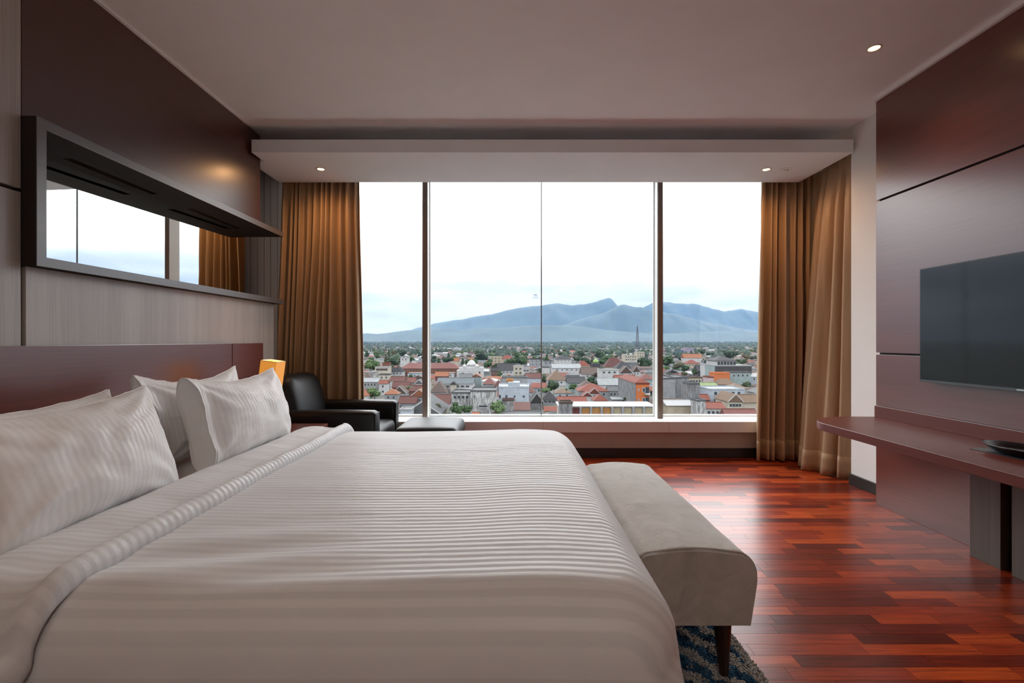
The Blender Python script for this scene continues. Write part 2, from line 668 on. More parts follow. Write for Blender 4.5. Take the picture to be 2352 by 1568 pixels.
# ---- the window
win = thing('window_1', (0.3, YG, 0.268), kind='structure')
sx = [XLW, 0.326, 1.595, 3.10]
for a, b_ in zip(sx[:-1], sx[1:]):
    box('sill_slab', a + 0.0012, b_ - 0.0012, 4.745, YG + 0.15, 0.268, 0.378, M_sill, win, bevel=0.003)
panes = [(XLW, -0.907), (-0.907, 0.325), (0.325, 1.568), (1.568, 3.10)]
for a, b_ in panes:
    build('glass_pane', [(a, YG, 0.378), (b_, YG, 0.378), (b_, YG, CEIL), (a, YG, CEIL)], [(0, 1, 2, 3)], M_glass, win)
for x0, x1, side in ((-0.933, -0.880, 1), (1.541, 1.595, -1)):
    m_ = box('mullion', x0, x1, 4.935, YG - 0.005, 0.378, CEIL, M_mull, win, bevel=0.002)
    xs = x1 if side > 0 else x0
    build('mullion_cover', boxv(*sorted((xs, xs + side * 0.003)), 4.945, YG - 0.006, 0.378, CEIL), BOXF, M_mullw, m_)
    xq = x1 + 0.012 if side > 0 else x0 - 0.012
    box('glazing_bead', *sorted((xs + side * 0.003, xs + side * 0.012)), YG - 0.03, YG - 0.004, 0.378, CEIL, M_mullw, m_)
box('glass_joint', 0.3215, 0.3275, YG - 0.008, YG + 0.004, 0.378, CEIL, M_silicone, win)
box('glass_joint_bead', 0.3277, 0.3325, YG - 0.006, YG + 0.002, 0.378, CEIL, M_mullw, win)
box('bottom_frame', XLW, 3.1, YG - 0.012, YG + 0.03, 0.378, 0.392, M_mullw, win)
win2 = thing('window_2', (3.12, 4.5, 0.378), kind='structure')
build('glass_pane', [(3.12, 3.92, 0.378), (3.12, YG, 0.378), (3.12, YG, 2.80), (3.12, 3.92, 2.80)], [(0, 1, 2, 3)], M_glass, win2)
box('corner_post', 3.09, 3.15, YG - 0.06, YG + 0.02, 0.378, CEIL, M_mull, win2)

# wall behind the camera
box('wall_back', XLW - 0.2, 3.3, YB - 0.2, YB, 0, CEIL, M_white)['kind'] = 'structure'

# ---- printed caution sticker on the glass
st = thing('warning_sticker', (0.262, YG - 0.004, 1.66), 'tiny printed caution sticker on the middle window pane beside the joint', 'sticker')
M_print = plain('grey_print', (0.12, 0.12, 0.12), 0.8)


def text_part(name, s, size, loc, mat, parent, rot=(PI / 2, 0, 0), ext=0.0004):
    cu = bpy.data.curves.new(name, 'FONT')
    cu.body = s
    cu.size = size
    cu.align_x = 'CENTER'
    cu.extrude = ext
    tmp = bpy.data.objects.new(name, cu)
    COL.objects.link(tmp)
    dg = bpy.context.evaluated_depsgraph_get()
    me = bpy.data.meshes.new_from_object(tmp.evaluated_get(dg))
    bpy.data.objects.remove(tmp)
    me.materials.clear()
    me.materials.append(mat)
    ob = bpy.data.objects.new(name, me)
    COL.objects.link(ob)
    ob.parent = parent
    ob.location = Vector(loc) - WLOC[parent]
    ob.rotation_euler = rot
    return ob


text_part('lettering', 'CAUTION', 0.0125, (0.262, YG - 0.004, 1.658), M_print, st)
box('printed_line', 0.222, 0.302, YG - 0.0045, YG - 0.004, 1.6535, 1.6553, M_print, st)
box('printed_mark', 0.246, 0.280, YG - 0.0045, YG - 0.004, 1.688, 1.6935, M_print, st)
for k in range(3):
    box('printed_line', 0.240 - k * 0.003, 0.286 + k * 0.003, YG - 0.0045, YG - 0.004, 1.674 + k * 0.0035, 1.6752 + k * 0.0035, M_print, st)

# ================================================================ FIXED FURNITURE
# ---- headboard
hb = thing('headboard', (-2.14, 2.0, 0), 'long dark wood headboard panel behind the pillows', 'headboard')
box('headboard_panel', XL, -2.13, 0.25, 3.590, 0.2, 1.175, M_dkwood_r, hb, bevel=0.002)
box('headboard_panel', XL, -2.13, 3.598, 4.04, 0.2, 1.175, M_dkwood_r, hb, bevel=0.002)

# ---- mirror in its deep frame
mi = thing('mirror_shelf', (-2.28, 3.2, 1.529), 'long wall mirror in a deep dark frame over the bed', 'mirror')
XF, FT = -2.097, 0.043
Y0, Y1 = 2.0755, 4.32
Z0, Z1 = 1.529, 2.19
tb = MB()
# top board with two lamp slots in its underside (built from strips round the openings)
tb.box(XLW + 0.012, XF, Y0, Y1, Z1 - 0.012, Z1)
slots = [(2.4526, 3.051), (3.391, 4.0)]
tb.box(-2.292, XF, Y0, Y1, Z1 - FT, Z1 - 0.012)
tb.box(XLW + 0.012, -2.340, Y0, Y1, Z1 - FT, Z1 - 0.012)
ys = [Y0, slots[0][0], slots[0][1], slots[1][0], slots[1][1], Y1]
for a, b_ in ((ys[0], ys[1]), (ys[2], ys[3]), (ys[4], ys[5])):
    tb.box(-2.340, -2.292, a, b_, Z1 - FT, Z1 - 0.012)
t_o = tb.build('frame_top', M_frame_shade, mi)
box('front_edge', XF, XF + 0.004, Y0, Y1, Z1 - FT, Z1, M_frame, t_o)  # added lip in the paler veneer, stands for the lit front face
for a, b_ in slots:
    box('lamp_slot', -2.338, -2.294, a + 0.002, b_ - 0.002, Z1 - 0.020, Z1 - 0.013, M_black, t_o)
b_o = box('frame_bottom', XLW + 0.012, XF, Y0, Y1, Z0, Z0 + FT, M_frame_shade, mi)
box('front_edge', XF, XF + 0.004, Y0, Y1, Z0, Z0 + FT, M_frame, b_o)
s_o = box('frame_side', XLW + 0.012, XF, Y0, Y0 + FT, Z0 + FT, Z1 - FT, M_frame_shade, mi)
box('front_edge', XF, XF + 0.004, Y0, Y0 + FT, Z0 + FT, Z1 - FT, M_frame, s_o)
ma, mb2 = (-2.452, Y0 + FT), (-2.352, 4.15)      # the glass stands a touch askew in its frame
build('mirror_glass', [(ma[0], ma[1], Z0 + FT), (mb2[0], mb2[1], Z0 + FT), (mb2[0] - 0.006, mb2[1], Z0 + FT), (ma[0] - 0.006, ma[1], Z0 + FT),
                       (ma[0], ma[1], Z1 - FT), (mb2[0], mb2[1], Z1 - FT), (mb2[0] - 0.006, mb2[1], Z1 - FT), (ma[0] - 0.006, ma[1], Z1 - FT)],
      [(0, 1, 2, 3), (4, 7, 6, 5), (0, 4, 5, 1), (1, 5, 6, 2), (2, 6, 7, 3), (3, 7, 4, 0)], M_mirror, mi)

# ---- desk along the right wall
XD = 2.10
dk = thing('wall_desk', (2.4, 1.0, 0), 'long mahogany wall desk with a rounded end under the television', 'desk')
ol = [(XP, 3.452), (2.44, 3.452)]
for k in range(17):
    a = k / 16 * PI / 2
    ol.append((2.44 - 0.34 * math.sin(a), 3.452 - 0.30 * (1 - math.cos(a))))
ol += [(XD, -0.9), (XP, -0.9)]
n = len(ol)
v = [(x, y, 0.588) for x, y in ol] + [(x, y, 0.640) for x, y in ol]
f = [tuple(range(n)), tuple(range(2 * n - 1, n - 1, -1))] + [(i, i + n, (i + 1) % n + n, (i + 1) % n) for i in range(n)]
build('desk_top', v, f, M_desk, dk, bevel=0.004, seg=3)
box('backsplash', XP - 0.012, XP, -0.9, 3.437, 0.640, 0.7225, M_desk, dk, bevel=0.0015)
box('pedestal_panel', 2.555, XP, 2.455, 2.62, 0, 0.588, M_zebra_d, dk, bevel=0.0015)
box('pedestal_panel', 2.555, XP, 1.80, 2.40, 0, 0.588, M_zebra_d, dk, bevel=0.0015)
box('pedestal_recess', 2.60, XP, 2.40, 2.455, 0, 0.588, M_black, dk)

# ---- television
tv = thing('television', (2.62, 2.37, 0.936), 'flat black television mounted on the right wood panelling', 'television')
box('tv_body', 2.622, 2.655, 1.738, 2.997, 0.94, 1.65, M_bezel, tv, bevel=0.004)
box('wall_mount', 2.655, XP, 2.15, 2.60, 1.1, 1.5, M_bezel, tv)
box('tv_bezel', 2.612, 2.622, 1.730, 3.005, 0.936, 1.6535, M_bezel, tv, bevel=0.001)
M_screen = plain('dark_screen', (0.008, 0.013, 0.015), 0.07, var=0.02)
build('tv_screen', boxv(2.6095, 2.612, 1.737, 2.998, 0.953, 1.647), BOXF, M_screen, tv)
box('chin_strip', 2.6090, 2.612, 1.737, 2.998, 0.9375, 0.951, plain('grey_chin', (0.10, 0.11, 0.115), 0.3, metal=0.5), tv)
box('badge', 2.6075, 2.6092, 2.385, 2.425, 0.941, 0.9475, M_chrome, tv)

# ---- downlights
M_trim = plain('downlight_trim', (0.62, 0.58, 0.54), 0.4)


def downlight(x, y, z, label, power, cone=118, col=(1.0, 0.72, 0.48), grp='recessed ceiling downlights'):
    t = thing('downlight', (x, y, z), label, 'downlight', grp)
    v, f = [], []
    n = 28
    for r, zz in ((0.030, z - 0.001), (0.032, z - 0.004), (0.041, z - 0.003), (0.042, z + 0.001), (0.030, z + 0.002)):
        for i in range(n):
            a = 2 * PI * i / n
            v.append((x + r * math.cos(a), y + r * math.sin(a), zz))
    for j in range(5):
        for i in range(n):
            k = (i + 1) % n
            jj = (j + 1) % 5
            f.append((j * n + i, j * n + k, jj * n + k, jj * n + i))
    build('trim_ring', v, f, M_trim, t, smooth=True)
    lv, lf = lathe([(0.0295, z - 0.0012), (0.024, z - 0.0028), (0.012, z - 0.0036)], x, y, 24)
    build('lamp_lens', lv, lf, M_bulb, t, smooth=True)
    ld = bpy.data.lights.new('downlight_beam', 'SPOT')
    ld.energy = power
    ld.color = col
    ld.spot_size = math.radians(cone)
    ld.spot_blend = 0.85
    ld.shadow_soft_size = 0.03
    lo = bpy.data.objects.new('downlight_beam', ld)
    COL.objects.link(lo)
    lo.parent = t
    lo.location = (0, 0, -0.012)
    return t


downlight(-1.715, 4.238, ZS0, 'glowing downlight in the bulkhead above the left curtain', DOWNLIGHT_W * 1.15, 172, (1.0, 0.52, 0.22))
downlight(2.305, 4.248, ZS0, 'glowing downlight in the bulkhead above the right curtain', DOWNLIGHT_W * 1.15, 172, (1.0, 0.52, 0.22))
downlight(2.20, 2.85, CEIL, 'glowing downlight in the ceiling near the right wall panels', DOWNLIGHT_W)
# assumed downlights, unseen behind and beside the viewpoint, added for more room light
downlight(2.20, 0.6, CEIL, 'assumed ceiling downlight of the right hand row outside the view', DOWNLIGHT_W)
downlight(-1.2, 0.5, CEIL, 'assumed ceiling downlight above the near side of the bed', DOWNLIGHT_W)
downlight(0.5, -0.6, CEIL, 'assumed ceiling downlight behind the viewpoint', DOWNLIGHT_W)

# assumed opal lamp, unseen well behind the viewpoint, added as fill light
en = thing('assumed_fill_lamp', (0.3, -1.5, 2.80), 'assumed round opal fill lamp on the ceiling behind the viewpoint', 'ceiling lamp')
v, f = lathe([(0.05, 2.80), (0.15, 2.815), (0.21, 2.85), (0.225, 2.90), (0.20, 2.955)], 0.3, -1.5, 32)
build('fill_lamp_bowl', v, f, emitter('fill_lamp_glass', (1.0, 0.92, 0.84), FILL_LAMP_E), en, smooth=True)
v, f = lathe([(0.205, 2.955), (0.205, CEIL)], 0.3, -1.5, 32)
build('lamp_rim', v, f, M_chrome, en, smooth=True)

dt = thing('ceiling_detector', (2.48, 4.248, ZS0), 'round white flush detector in the bulkhead beside the right downlight', 'detector')
v, f = lathe([(0.046, ZS0 + 0.001), (0.046, ZS0 - 0.005), (0.040, ZS0 - 0.007)], 2.48, 4.248, 28)
build('detector_body', v, f, M_plastic, dt, smooth=False)
box('slot', 2.455, 2.475, 4.235, 4.241, ZS0 - 0.0078, ZS0 - 0.0068, M_black, dt)
sl = [(2.486, 4.262), (2.490, 4.258), (2.512, 4.234), (2.508, 4.238)]
build('slot', [(2.484, 4.228, ZS0 - 0.0078), (2.490, 4.226, ZS0 - 0.0078), (2.508, 4.262, ZS0 - 0.0078), (2.502, 4.264, ZS0 - 0.0078),
               (2.484, 4.228, ZS0 - 0.0068), (2.490, 4.226, ZS0 - 0.0068), (2.508, 4.262, ZS0 - 0.0068), (2.502, 4.264, ZS0 - 0.0068)], BOXF, M_black, dt)


# ================================================================ CURTAINS
def curtain(name, label, top, bot, z0, z1, folds, amp_t, amp_b, seed, warp=None, pinch=0.0):
    """top / bot: functions t -> (x, y) along the heading and along the hem"""
    n, m = folds * 14 + 1, 46
    rr = random.Random(seed)
    amps = [0.40 + 1.25 * rr.random() for _ in range(folds + 3)]
    v = []
    for i in range(n):
        t = i / (n - 1)
        for j in range(m):
            s = j / (m - 1)              # 0 top, 1 bottom
            tt = t if warp is None else warp(t, s)
            e = 1e-3
            xt, yt = top(tt)
            xb, yb = bot(tt)
            x, y = xt + (xb - xt) * s, yt + (yb - yt) * s
            xt2, yt2 = top(min(1, tt + e))
            xb2, yb2 = bot(min(1, tt + e))
            xt1, yt1 = top(max(0, tt - e))
            xb1, yb1 = bot(max(0, tt - e))
            dx = (xt2 - xt1) + ((xb2 - xb1) - (xt2 - xt1)) * s
            dy = (yt2 - yt1) + ((yb2 - yb1) - (yt2 - yt1)) * s
            L = math.hypot(dx, dy) or 1
            nx, ny_ = dy / L, -dx / L
            ph = min(folds, max(0.0, folds * (t + 0.022 * math.sin(2 * PI * 2.3 * t + seed) + 0.012 * math.sin(2 * PI * 5.1 * t))))
            am = amps[int(ph)] * (1 - (ph % 1)) + amps[int(ph) + 1] * (ph % 1)
            w = math.sin(2 * PI * ph + 0.9 * fbm(t * 5, s * 1.2, seed))
            w = math.copysign(abs(w) ** 0.8, w)
            a = (amp_t + (amp_b - amp_t) * smooth01(s * 1.3)) * am
            if pinch:
                a *= 1 - 0.75 * math.exp(-((s - 0.0) / pinch) ** 2)
            off = a * w + 0.010 * fbm(t * 3, s * 2.5, seed + 5)
            v.append((x + nx * off, y + ny_ * off, z1 + (z0 - z1) * s + 0.006 * fbm(t * 9, 0, seed) * s))
    t_ = thing(name, (v[0][0], v[0][1], z0), label, 'curtain', 'gold brown window curtains')
    body = build('curtain_cloth', v, gridfaces(n, m), M_curtain, t_, smooth=True, solid=0.004)
    # stitched hem: the lowest hand's breadth, doubled
    hv = []
    hj = [m - 4, m - 3, m - 2, m - 1]
    for i in range(n):
        for j in hj:
            x, y, z = v[i * m + j]
            hv.append((x, y, z - 0.004))
    build('hem', hv, gridfaces(n, 4), M_curtain, t_, smooth=True, solid=0.011)
    return t_


def lerp2(a, b_):
    return lambda t: (a[0] + (b_[0] - a[0]) * t, a[1] + (b_[1] - a[1]) * t)


def left_warp(t, s):
    # the folds of the middle are gathered sideways towards the hem
    g = 0.10 * smooth01(s) * math.exp(-((t - 0.45) / 0.2) ** 2)
    return min(1, max(0, t - g))


curtain('curtain', 'gold brown curtain gathered left of the window behind the armchair',
        lerp2((-2.262, 4.672), (-1.515, 4.672)), lerp2((-2.36, 4.68), (-1.455, 4.665)), 0.02, 2.93, 12, 0.044, 0.062, 4, warp=left_warp)
curtain('curtain', 'gold brown curtain hanging at the right edge of the window',
        lerp2((2.475, 4.672), (3.085, 4.69)), lerp2((2.41, 4.665), (3.07, 4.68)), 0.022, 2.93, 8, 0.046, 0.064, 9)


def side_top(t):
    return (3.01 - 0.055 * t - 0.03 * math.sin(PI * t), 4.63 - 0.67 * t)


def side_bot(t):
    return (2.99 - 0.27 * smooth01(t / 0.35) + 0.18 * smooth01((t - 0.35) / 0.65), 4.62 - 0.65 * t)


curtain('curtain', 'gold brown side curtain hanging beside the white pillar',
        side_top, side_bot, 0.012, 2.83, 5, 0.040, 0.040, 21, pinch=0.10)
# ================================================================ BED
BX0, BX1 = -2.10, 0.405         # head and foot of the bedding
BY0, BY1 = 1.02, 3.115          # near and far side of the duvet
ZD = 0.612                      # duvet top
bed = thing('bed', (-0.9, 2.06, 0), 'large double bed made up in white in front of the headboard', 'bed')
box('bed_base', -2.12, 0.28, 1.14, 2.99, 0.02, 0.30, M_base, bed, bevel=0.01)
mt = box('mattress', -2.12, 0.31, 1.10, 3.03, 0.30, 0.572, M_sheet, bed, bevel=0.05, seg=5)
sv = []
nu, nv = 30, 60
for i in range(nu):
    for j in range(nv):
        x = -2.11 + (0.95) * i / (nu - 1)
        y = 1.105 + (3.025 - 1.105) * j / (nv - 1)
        e = min(y - 1.105, 3.025 - y)
        z = 0.577 - (0.05 - math.sqrt(max(0, 0.05 ** 2 - (0.05 - min(e, 0.05)) ** 2))) + 0.0025 * fbm(x * 6, y * 5, 3)
        sv.append((x, y, z))
build('fitted_sheet', sv, gridfaces(nu, nv), M_sheet, mt, smooth=True, solid=0.003)

# ---- duvet
duv = thing('duvet', (-0.35, 2.06, 0.1), 'white satin striped duvet spread over the bed with folded edge', 'duvet')
RC, RE = 0.17, 0.13
nx_, ny_ = 120, 150
DX0 = -1.20


def grade(n, lo_edge, hi_edge):
    """0..1 parameters packed more tightly at the chosen ends"""
    out = []
    for i in range(n):
        t = i / (n - 1)
        if lo_edge and hi_edge:
            t = 0.5 - 0.5 * math.cos(PI * t) if True else t
            t = 0.45 * (i / (n - 1)) + 0.55 * t
        elif hi_edge:
            t = 0.5 * t + 0.5 * math.sin(PI / 2 * t)
        out.append(t)
    return out


GX = [DX0 + (BX1 - DX0) * t for t in grade(nx_, False, True)]
GY = [BY0 + (BY1 - BY0) * t for t in grade(ny_, True, True)]


def crease(x, y):
    w = 0.0045 * fbm(x * 1.3 + 4, y * 5.5, 1.7, 4)
    w += 0.010 * fbm(x * 1.1, y * 1.6, 8.1, 2)
    # pulls running from the turned-down edge towards the near side
    k = math.exp(-((x + 0.75) / 0.33) ** 2) * math.exp(-((y - 1.25) / 0.20) ** 2)
    w += 0.007 * k * math.sin(34 * (y - 0.22 * (x + 1)))
    return w


def duvet_z(x, y, d):
    d = max(0.0, min(d, RE))
    drop = RE - math.sqrt(max(0.0, RE * RE - (RE - d) ** 2))
    puff = 0.012 * smooth01(d / RE)
    bow = 0.012 * math.sin(PI * (y - BY0) / (BY1 - BY0))
    hump = 0.016 * math.exp(-((x - 0.12) / 0.22) ** 2)
    return ZD - 0.012 + puff - drop * 1.0 + (bow * 0.5 + hump) * smooth01(d / RE) + crease(x, y) * (0.35 + 0.65 * smooth01(d / RE))


dv, dst = [], []
idx = {}
for i, gx in enumerate(GX):
    for j, gy_ in enumerate(GY):
        x, y = gx, gy_
        d = min(BX1 - x, y - BY0, BY1 - y)
        for near in (True, False):
            b_ = ((BY0 + RC) - y) / RC if near else (y - (BY1 - RC)) / RC
            a = (x - (BX1 - RC)) / RC
            if a > 0 and b_ > 0:
                a2, b2 = a * math.sqrt(1 - b_ * b_ / 2), b_ * math.sqrt(1 - a * a / 2)
                x = BX1 - RC + RC * a2
                y = (BY0 + RC - RC * b2) if near else (BY1 - RC + RC * b2)
                d = RC * (1 - math.hypot(a2, b2))
        idx[(i, j)] = len(dv)
        dv.append((x, y, duvet_z(x, y, d)))
        s_ = y
        dst.append(s_)
faces = gridfaces(nx_, ny_)
# hanging sides
loop = [idx[(i, 0)] for i in range(nx_)] + [idx[(nx_ - 1, j)] for j in range(1, ny_)] + [idx[(i, ny_ - 1)] for i in range(nx_ - 2, -1, -1)]
prev = loop
acc = 0.0
arc = [0.0]
for a, b_ in zip(loop[:-1], loop[1:]):
    acc += math.hypot(dv[b_][0] - dv[a][0], dv[b_][1] - dv[a][1])
    arc.append(acc)
cxm, cym = -0.4, 2.06
rows = [0.02, 0.05, 0.09, 0.14, 0.19, 0.24, 0.29, 0.34, 0.38]
base_loop = list(loop)
for r_ in rows:
    cur = []
    for k, li in enumerate(base_loop):
        x, y, z = dv[li]
        # outward direction
        ka, kb = max(0, k - 1), min(len(base_loop) - 1, k + 1)
        xa, ya, _ = dv[base_loop[ka]]
        xb, yb, _ = dv[base_loop[kb]]
        L = math.hypot(xb - xa, yb - ya) or 1
        nxo, nyo = (yb - ya) / L, -(xb - xa) / L
        near_c = math.exp(-((x - 0.36) / 0.10) ** 2) * math.exp(-((y - 1.06) / 0.10) ** 2)
        fold = 0.022 * (r_ / 0.38) * math.sin(arc[k] * 21 + 2 * fbm(arc[k], 0, 2)) + 0.03 * near_c * math.sin(arc[k] * 60) * (r_ / 0.2)
        out = 0.016 * min(1, r_ / 0.1) + fold
        cur.append(len(dv))
        dv.append((x + nxo * out, y + nyo * out, max(0.10, z - r_)))
        dst.append(y + nyo * r_ if abs(nyo) > 0.3 else y)
    for k in range(len(cur) - 1):
        faces.append((prev[k], cur[k], cur[k + 1], prev[k + 1]))
    prev = cur
build('duvet_cover', dv, faces, M_duvet, duv, smooth=True, solid=0.012, attrs={'stripe': dst})

# ---- the turned-down band with its rolled edge
prof = []                       # (x, height above the duvet, material coordinate)
prof += [(-1.335, -0.045), (-1.345, -0.020), (-1.338, 0.006), (-1.322, 0.018)]
for k in range(1, 13):
    t = k / 12
    prof.append((-1.322 + 0.225 * t, 0.018 + 0.006 * math.sin(PI * t * 2)))
for k in range(10):
    a = PI / 2 - k / 9 * PI * 1.08
    prof.append((-1.068 + 0.036 * math.cos(a), 0.008 + 0.026 * math.sin(a) + 0.010 * max(0, math.sin(a))))
YS = [BY0 - 0.012 + (BY1 - BY0 + 0.024) * t for t in grade(150, True, True)]
tv_, tst = [], []
dips = [0.30, 0.22, 0.15, 0.09, 0.045, 0.015]


def band_pt(x, h, y):
    d = min(y - (BY0 - 0.012), (BY1 + 0.012) - y)
    dd = max(0.0, min(d, RE))
    drop = RE - math.sqrt(max(0.0, RE * RE - (RE - dd) ** 2))
    wav = 0.006 * fbm(x * 4, y * 7, 3.3, 3) * (1 if -1.32 < x < -1.05 else 0.4)
    xs = 0.010 * fbm(y * 2.2, 3, 1.0, 3)
    n_h = h * (dd / RE) if False else h
    return (x + xs, y, ZD + 0.006 - drop + n_h + wav + 0.004)


cols = []
for y in YS:
    cols.append([(band_pt(x, h, y), y) for x, h in prof])
near_cols, far_cols = [], []
for r_ in dips:
    c = []
    for x, h in prof:
        p = band_pt(x, h, YS[0])
        c.append(((p[0] - 0.10 * r_, p[1] - 0.018 - h * 0.8, p[2] - r_), YS[0] - r_))
    near_cols.append(c)
    c = []
    for x, h in prof:
        p = band_pt(x, h, YS[-1])
        c.append(((p[0], p[1] + 0.018 + h * 0.8, p[2] - r_), YS[-1] + r_))
    far_cols.append(c)
allc = near_cols + cols + far_cols[::-1]
for c in allc:
    for p, s_ in c:
        tv_.append(p)
        tst.append(s_)
build('turned_down_band', tv_, gridfaces(len(allc), len(prof), flip=True), M_duvet, duv, smooth=True, solid=0.008, attrs={'stripe': tst})


# ---- pillows
def pillow(label, yc, x_bot, z_bot, x_top, z_top, length, thick, seed, open_end=0, sag=0.0, corner=0.10, roll=0.0, skew=0.0):
    """stands on its long edge; open_end: -1 near end open, 0 closed"""
    n, m = 64, 44
    ax = np.array([x_top - x_bot, 0, z_top - z_bot])
    H = np.linalg.norm(ax)
    up = ax / H
    nor = np.array([up[2], 0, -up[0]])
    c0 = np.array([(x_top + x_bot) / 2, yc, (z_top + z_bot) / 2])
    v, st_ = [], []
    rr = random.Random(seed)
    for side in (1, -1):
        for i in range(n):
            u = -1 + 2 * i / (n - 1)
            for j in range(m):
                w = -1 + 2 * j / (m - 1)
                pu = (1 - abs(u) ** 2.6) ** 0.62 if abs(u) < 1 else 0.0
                pw = (1 - abs(w) ** 2.4) ** 0.60 if abs(w) < 1 else 0.0
                if open_end and u * open_end > 0:
                    au = abs(u)
                    pu = max(pu, 0.46 + 0.10 * math.sin(3.0 * w + seed) * smooth01((au - 0.75) / 0.25)) if au > 0.5 else pu
                th = thick / 2 * pu * pw * (1.0 + 0.12 * -w)
                yy = length / 2 * u * (1 - corner * 0.55 * (1 - w * w))
                hh = H / 2 * w * (1 - corner * (1 - u * u))
                if w > 0:
                    hh -= sag * (1 - u * u) * w
                # wrinkles running in from the corners
                cor = smooth01(1.25 - math.hypot(1 - abs(u), 1 - abs(w)) * 1.1)
                ang = math.atan2(1 - abs(w) + 0.01, 1 - abs(u) + 0.01)
                wr = 0.010 * cor * math.sin(ang * 13 + seed + (2 if u > 0 else 0)) * pu * pw
                wr += 0.012 * fbm(u * 2.2 + seed, w * 1.6, side * 1.5, 2) * (0.3 + pu * pw)
                wr += 0.0016 * fbm(u * 6 + seed, w * 5, side * 3.5, 2) * (0.3 + pu * pw)
                ed = 0.006 * fbm(u * 4 + seed * 3, w * 4, 9.0, 3)
                p = c0 + up * (hh + ed) + nor * (side * (th + 0.004) + (wr if side > 0 else -wr) + skew * w * u) + np.array([0, yy + ed, 0])
                p[2] += roll * u * u * max(0, w)
                p[2] = max(p[2], z_bot - 0.010 + 0.008 * abs(side * th))
                v.append(tuple(p))
                st_.append(yy)
    f = gridfaces(n, m) + gridfaces(n, m, flip=True, off=n * m)
    # sew the rims (except an open end)
    def rim(i0, j0, i1, j1):
        a, b_ = i0 * m + j0, i1 * m + j1
        f.append((a, b_, b_ + n * m, a + n * m))
    for i in range(n - 1):
        rim(i + 1, 0, i, 0)
        rim(i, m - 1, i + 1, m - 1)
    for j in range(m - 1):
        if open_end != -1:
            rim(0, j, 0, j + 1)
        if open_end != 1:
            rim(n - 1, j + 1, n - 1, j)
    t = thing('pillow', (c0[0], yc, z_bot), label, 'pillow', 'four white bed pillows')
    pc = build('pillowcase', v, f, M_pillow, t, smooth=True, attrs={'stripe': st_})
    # piped seam along the upper edge
    sv_, r_ = [], 0.0035
    mid = m - 1
    pts = [(np.array(v[i * m + mid]) + np.array(v[n * m + i * m + mid])) / 2 for i in range(1, n - 1)]
    k = 6
    for q in pts:
        for a in range(k):
            an = 2 * PI * a / k
            sv_.append(tuple(q + nor * r_ * math.cos(an) + up * (r_ * math.sin(an) + 0.001)))
    ff = []
    for i in range(len(pts) - 1):
        for a in range(k):
            b2 = (a + 1) % k
            ff.append((i * k + a, i * k + b2, (i + 1) * k + b2, (i + 1) * k + a))
    build('seam', sv_, ff, M_sheet, pc, smooth=True)
    if open_end:
        # loose mouth of the pillowcase: folded inner flap
        e = 0 if open_end < 0 else n - 1
        fv = []
        for j in range(m):
            a_, b_ = np.array(v[e * m + j]), np.array(v[n * m + e * m + j])
            w = -1 + 2 * j / (m - 1)
            for q in range(6):
                s_ = q / 5
                pp = a_ * (1 - s_) + b_ * s_
                pp = pp + np.array([0, -open_end * (0.012 + 0.055 * (1 - w * w) * math.sin(PI * s_)), 0])
                pp[2] -= 0.006
                fv.append(tuple(pp))
        build('case_flap', fv, gridfaces(m, 6), M_pillow, pc, smooth=True, attrs={'stripe': [0.004] * len(fv)})
    return t


pillow('big white striped pillow in front at the near side of the bed', 1.585, -1.372, 0.585, -1.560, 1.005, 0.80, 0.25, 3, sag=0.03, corner=0.10, skew=0.02)
pillow('white pillow leaning behind the near front pillow', 1.745, -1.660, 0.585, -1.845, 0.975, 0.82, 0.24, 11, sag=0.03, corner=0.08)
pillow('white pillow in front at the window side with open case end', 2.560, -1.395, 0.585, -1.505, 1.018, 0.82, 0.26, 5, open_end=-1, sag=0.02, corner=0.09, roll=0.01)
pillow('white pillow leaning behind at the window side of the bed', 2.555, -1.640, 0.585, -1.735, 1.028, 0.80, 0.20, 8, open_end=-1, sag=0.03, corner=0.11, roll=0.012)


# ================================================================ BENCH
bn = thing('bench', (0.63, 2.18, 0), 'pale beige velvet bench with dark tapered legs at the bed foot', 'bench')
bx0, bx1, by0, by1, bz0, bz1 = 0.405, 0.835, 1.590, 2.79, 0.235, 0.480
# body: rounded cross-section swept along y, slightly wider below
sec = []
for t in np.linspace(0, 1, 6):
    sec.append((bx0 + 0.030 * (1 - t) * 0.5, bz0 + (bz1 - 0.10 - bz0) * t))
for k in range(1, 10):
    a = PI - k / 9 * PI / 2
    sec.append((bx0 + 0.075 + 0.075 * math.cos(a), bz1 - 0.085 + 0.085 * math.sin(a)))
for t in np.linspace(0.06, 0.94, 12):
    sec.append((bx0 + 0.075 + (bx1 - bx0 - 0.15) * t, bz1 + 0.012 * math.sin(PI * t)))
for k in range(0, 9):
    a = PI / 2 - k / 9 * PI / 2
    sec.append((bx1 - 0.075 + 0.075 * math.cos(a), bz1 - 0.085 + 0.085 * math.sin(a)))
for t in np.linspace(0, 1, 6):
    sec.append((bx1 - 0.022 * t, bz1 - 0.10 - (bz1 - 0.10 - bz0) * t))
ns = len(sec)
bv = []
ysl = [by0 + 0.0, by0 + 0.006, by0 + 0.016] + list(np.linspace(by0 + 0.03, by1 - 0.06, 60)) + [by1 - 0.04, by1 - 0.02, by1 - 0.006, by1]
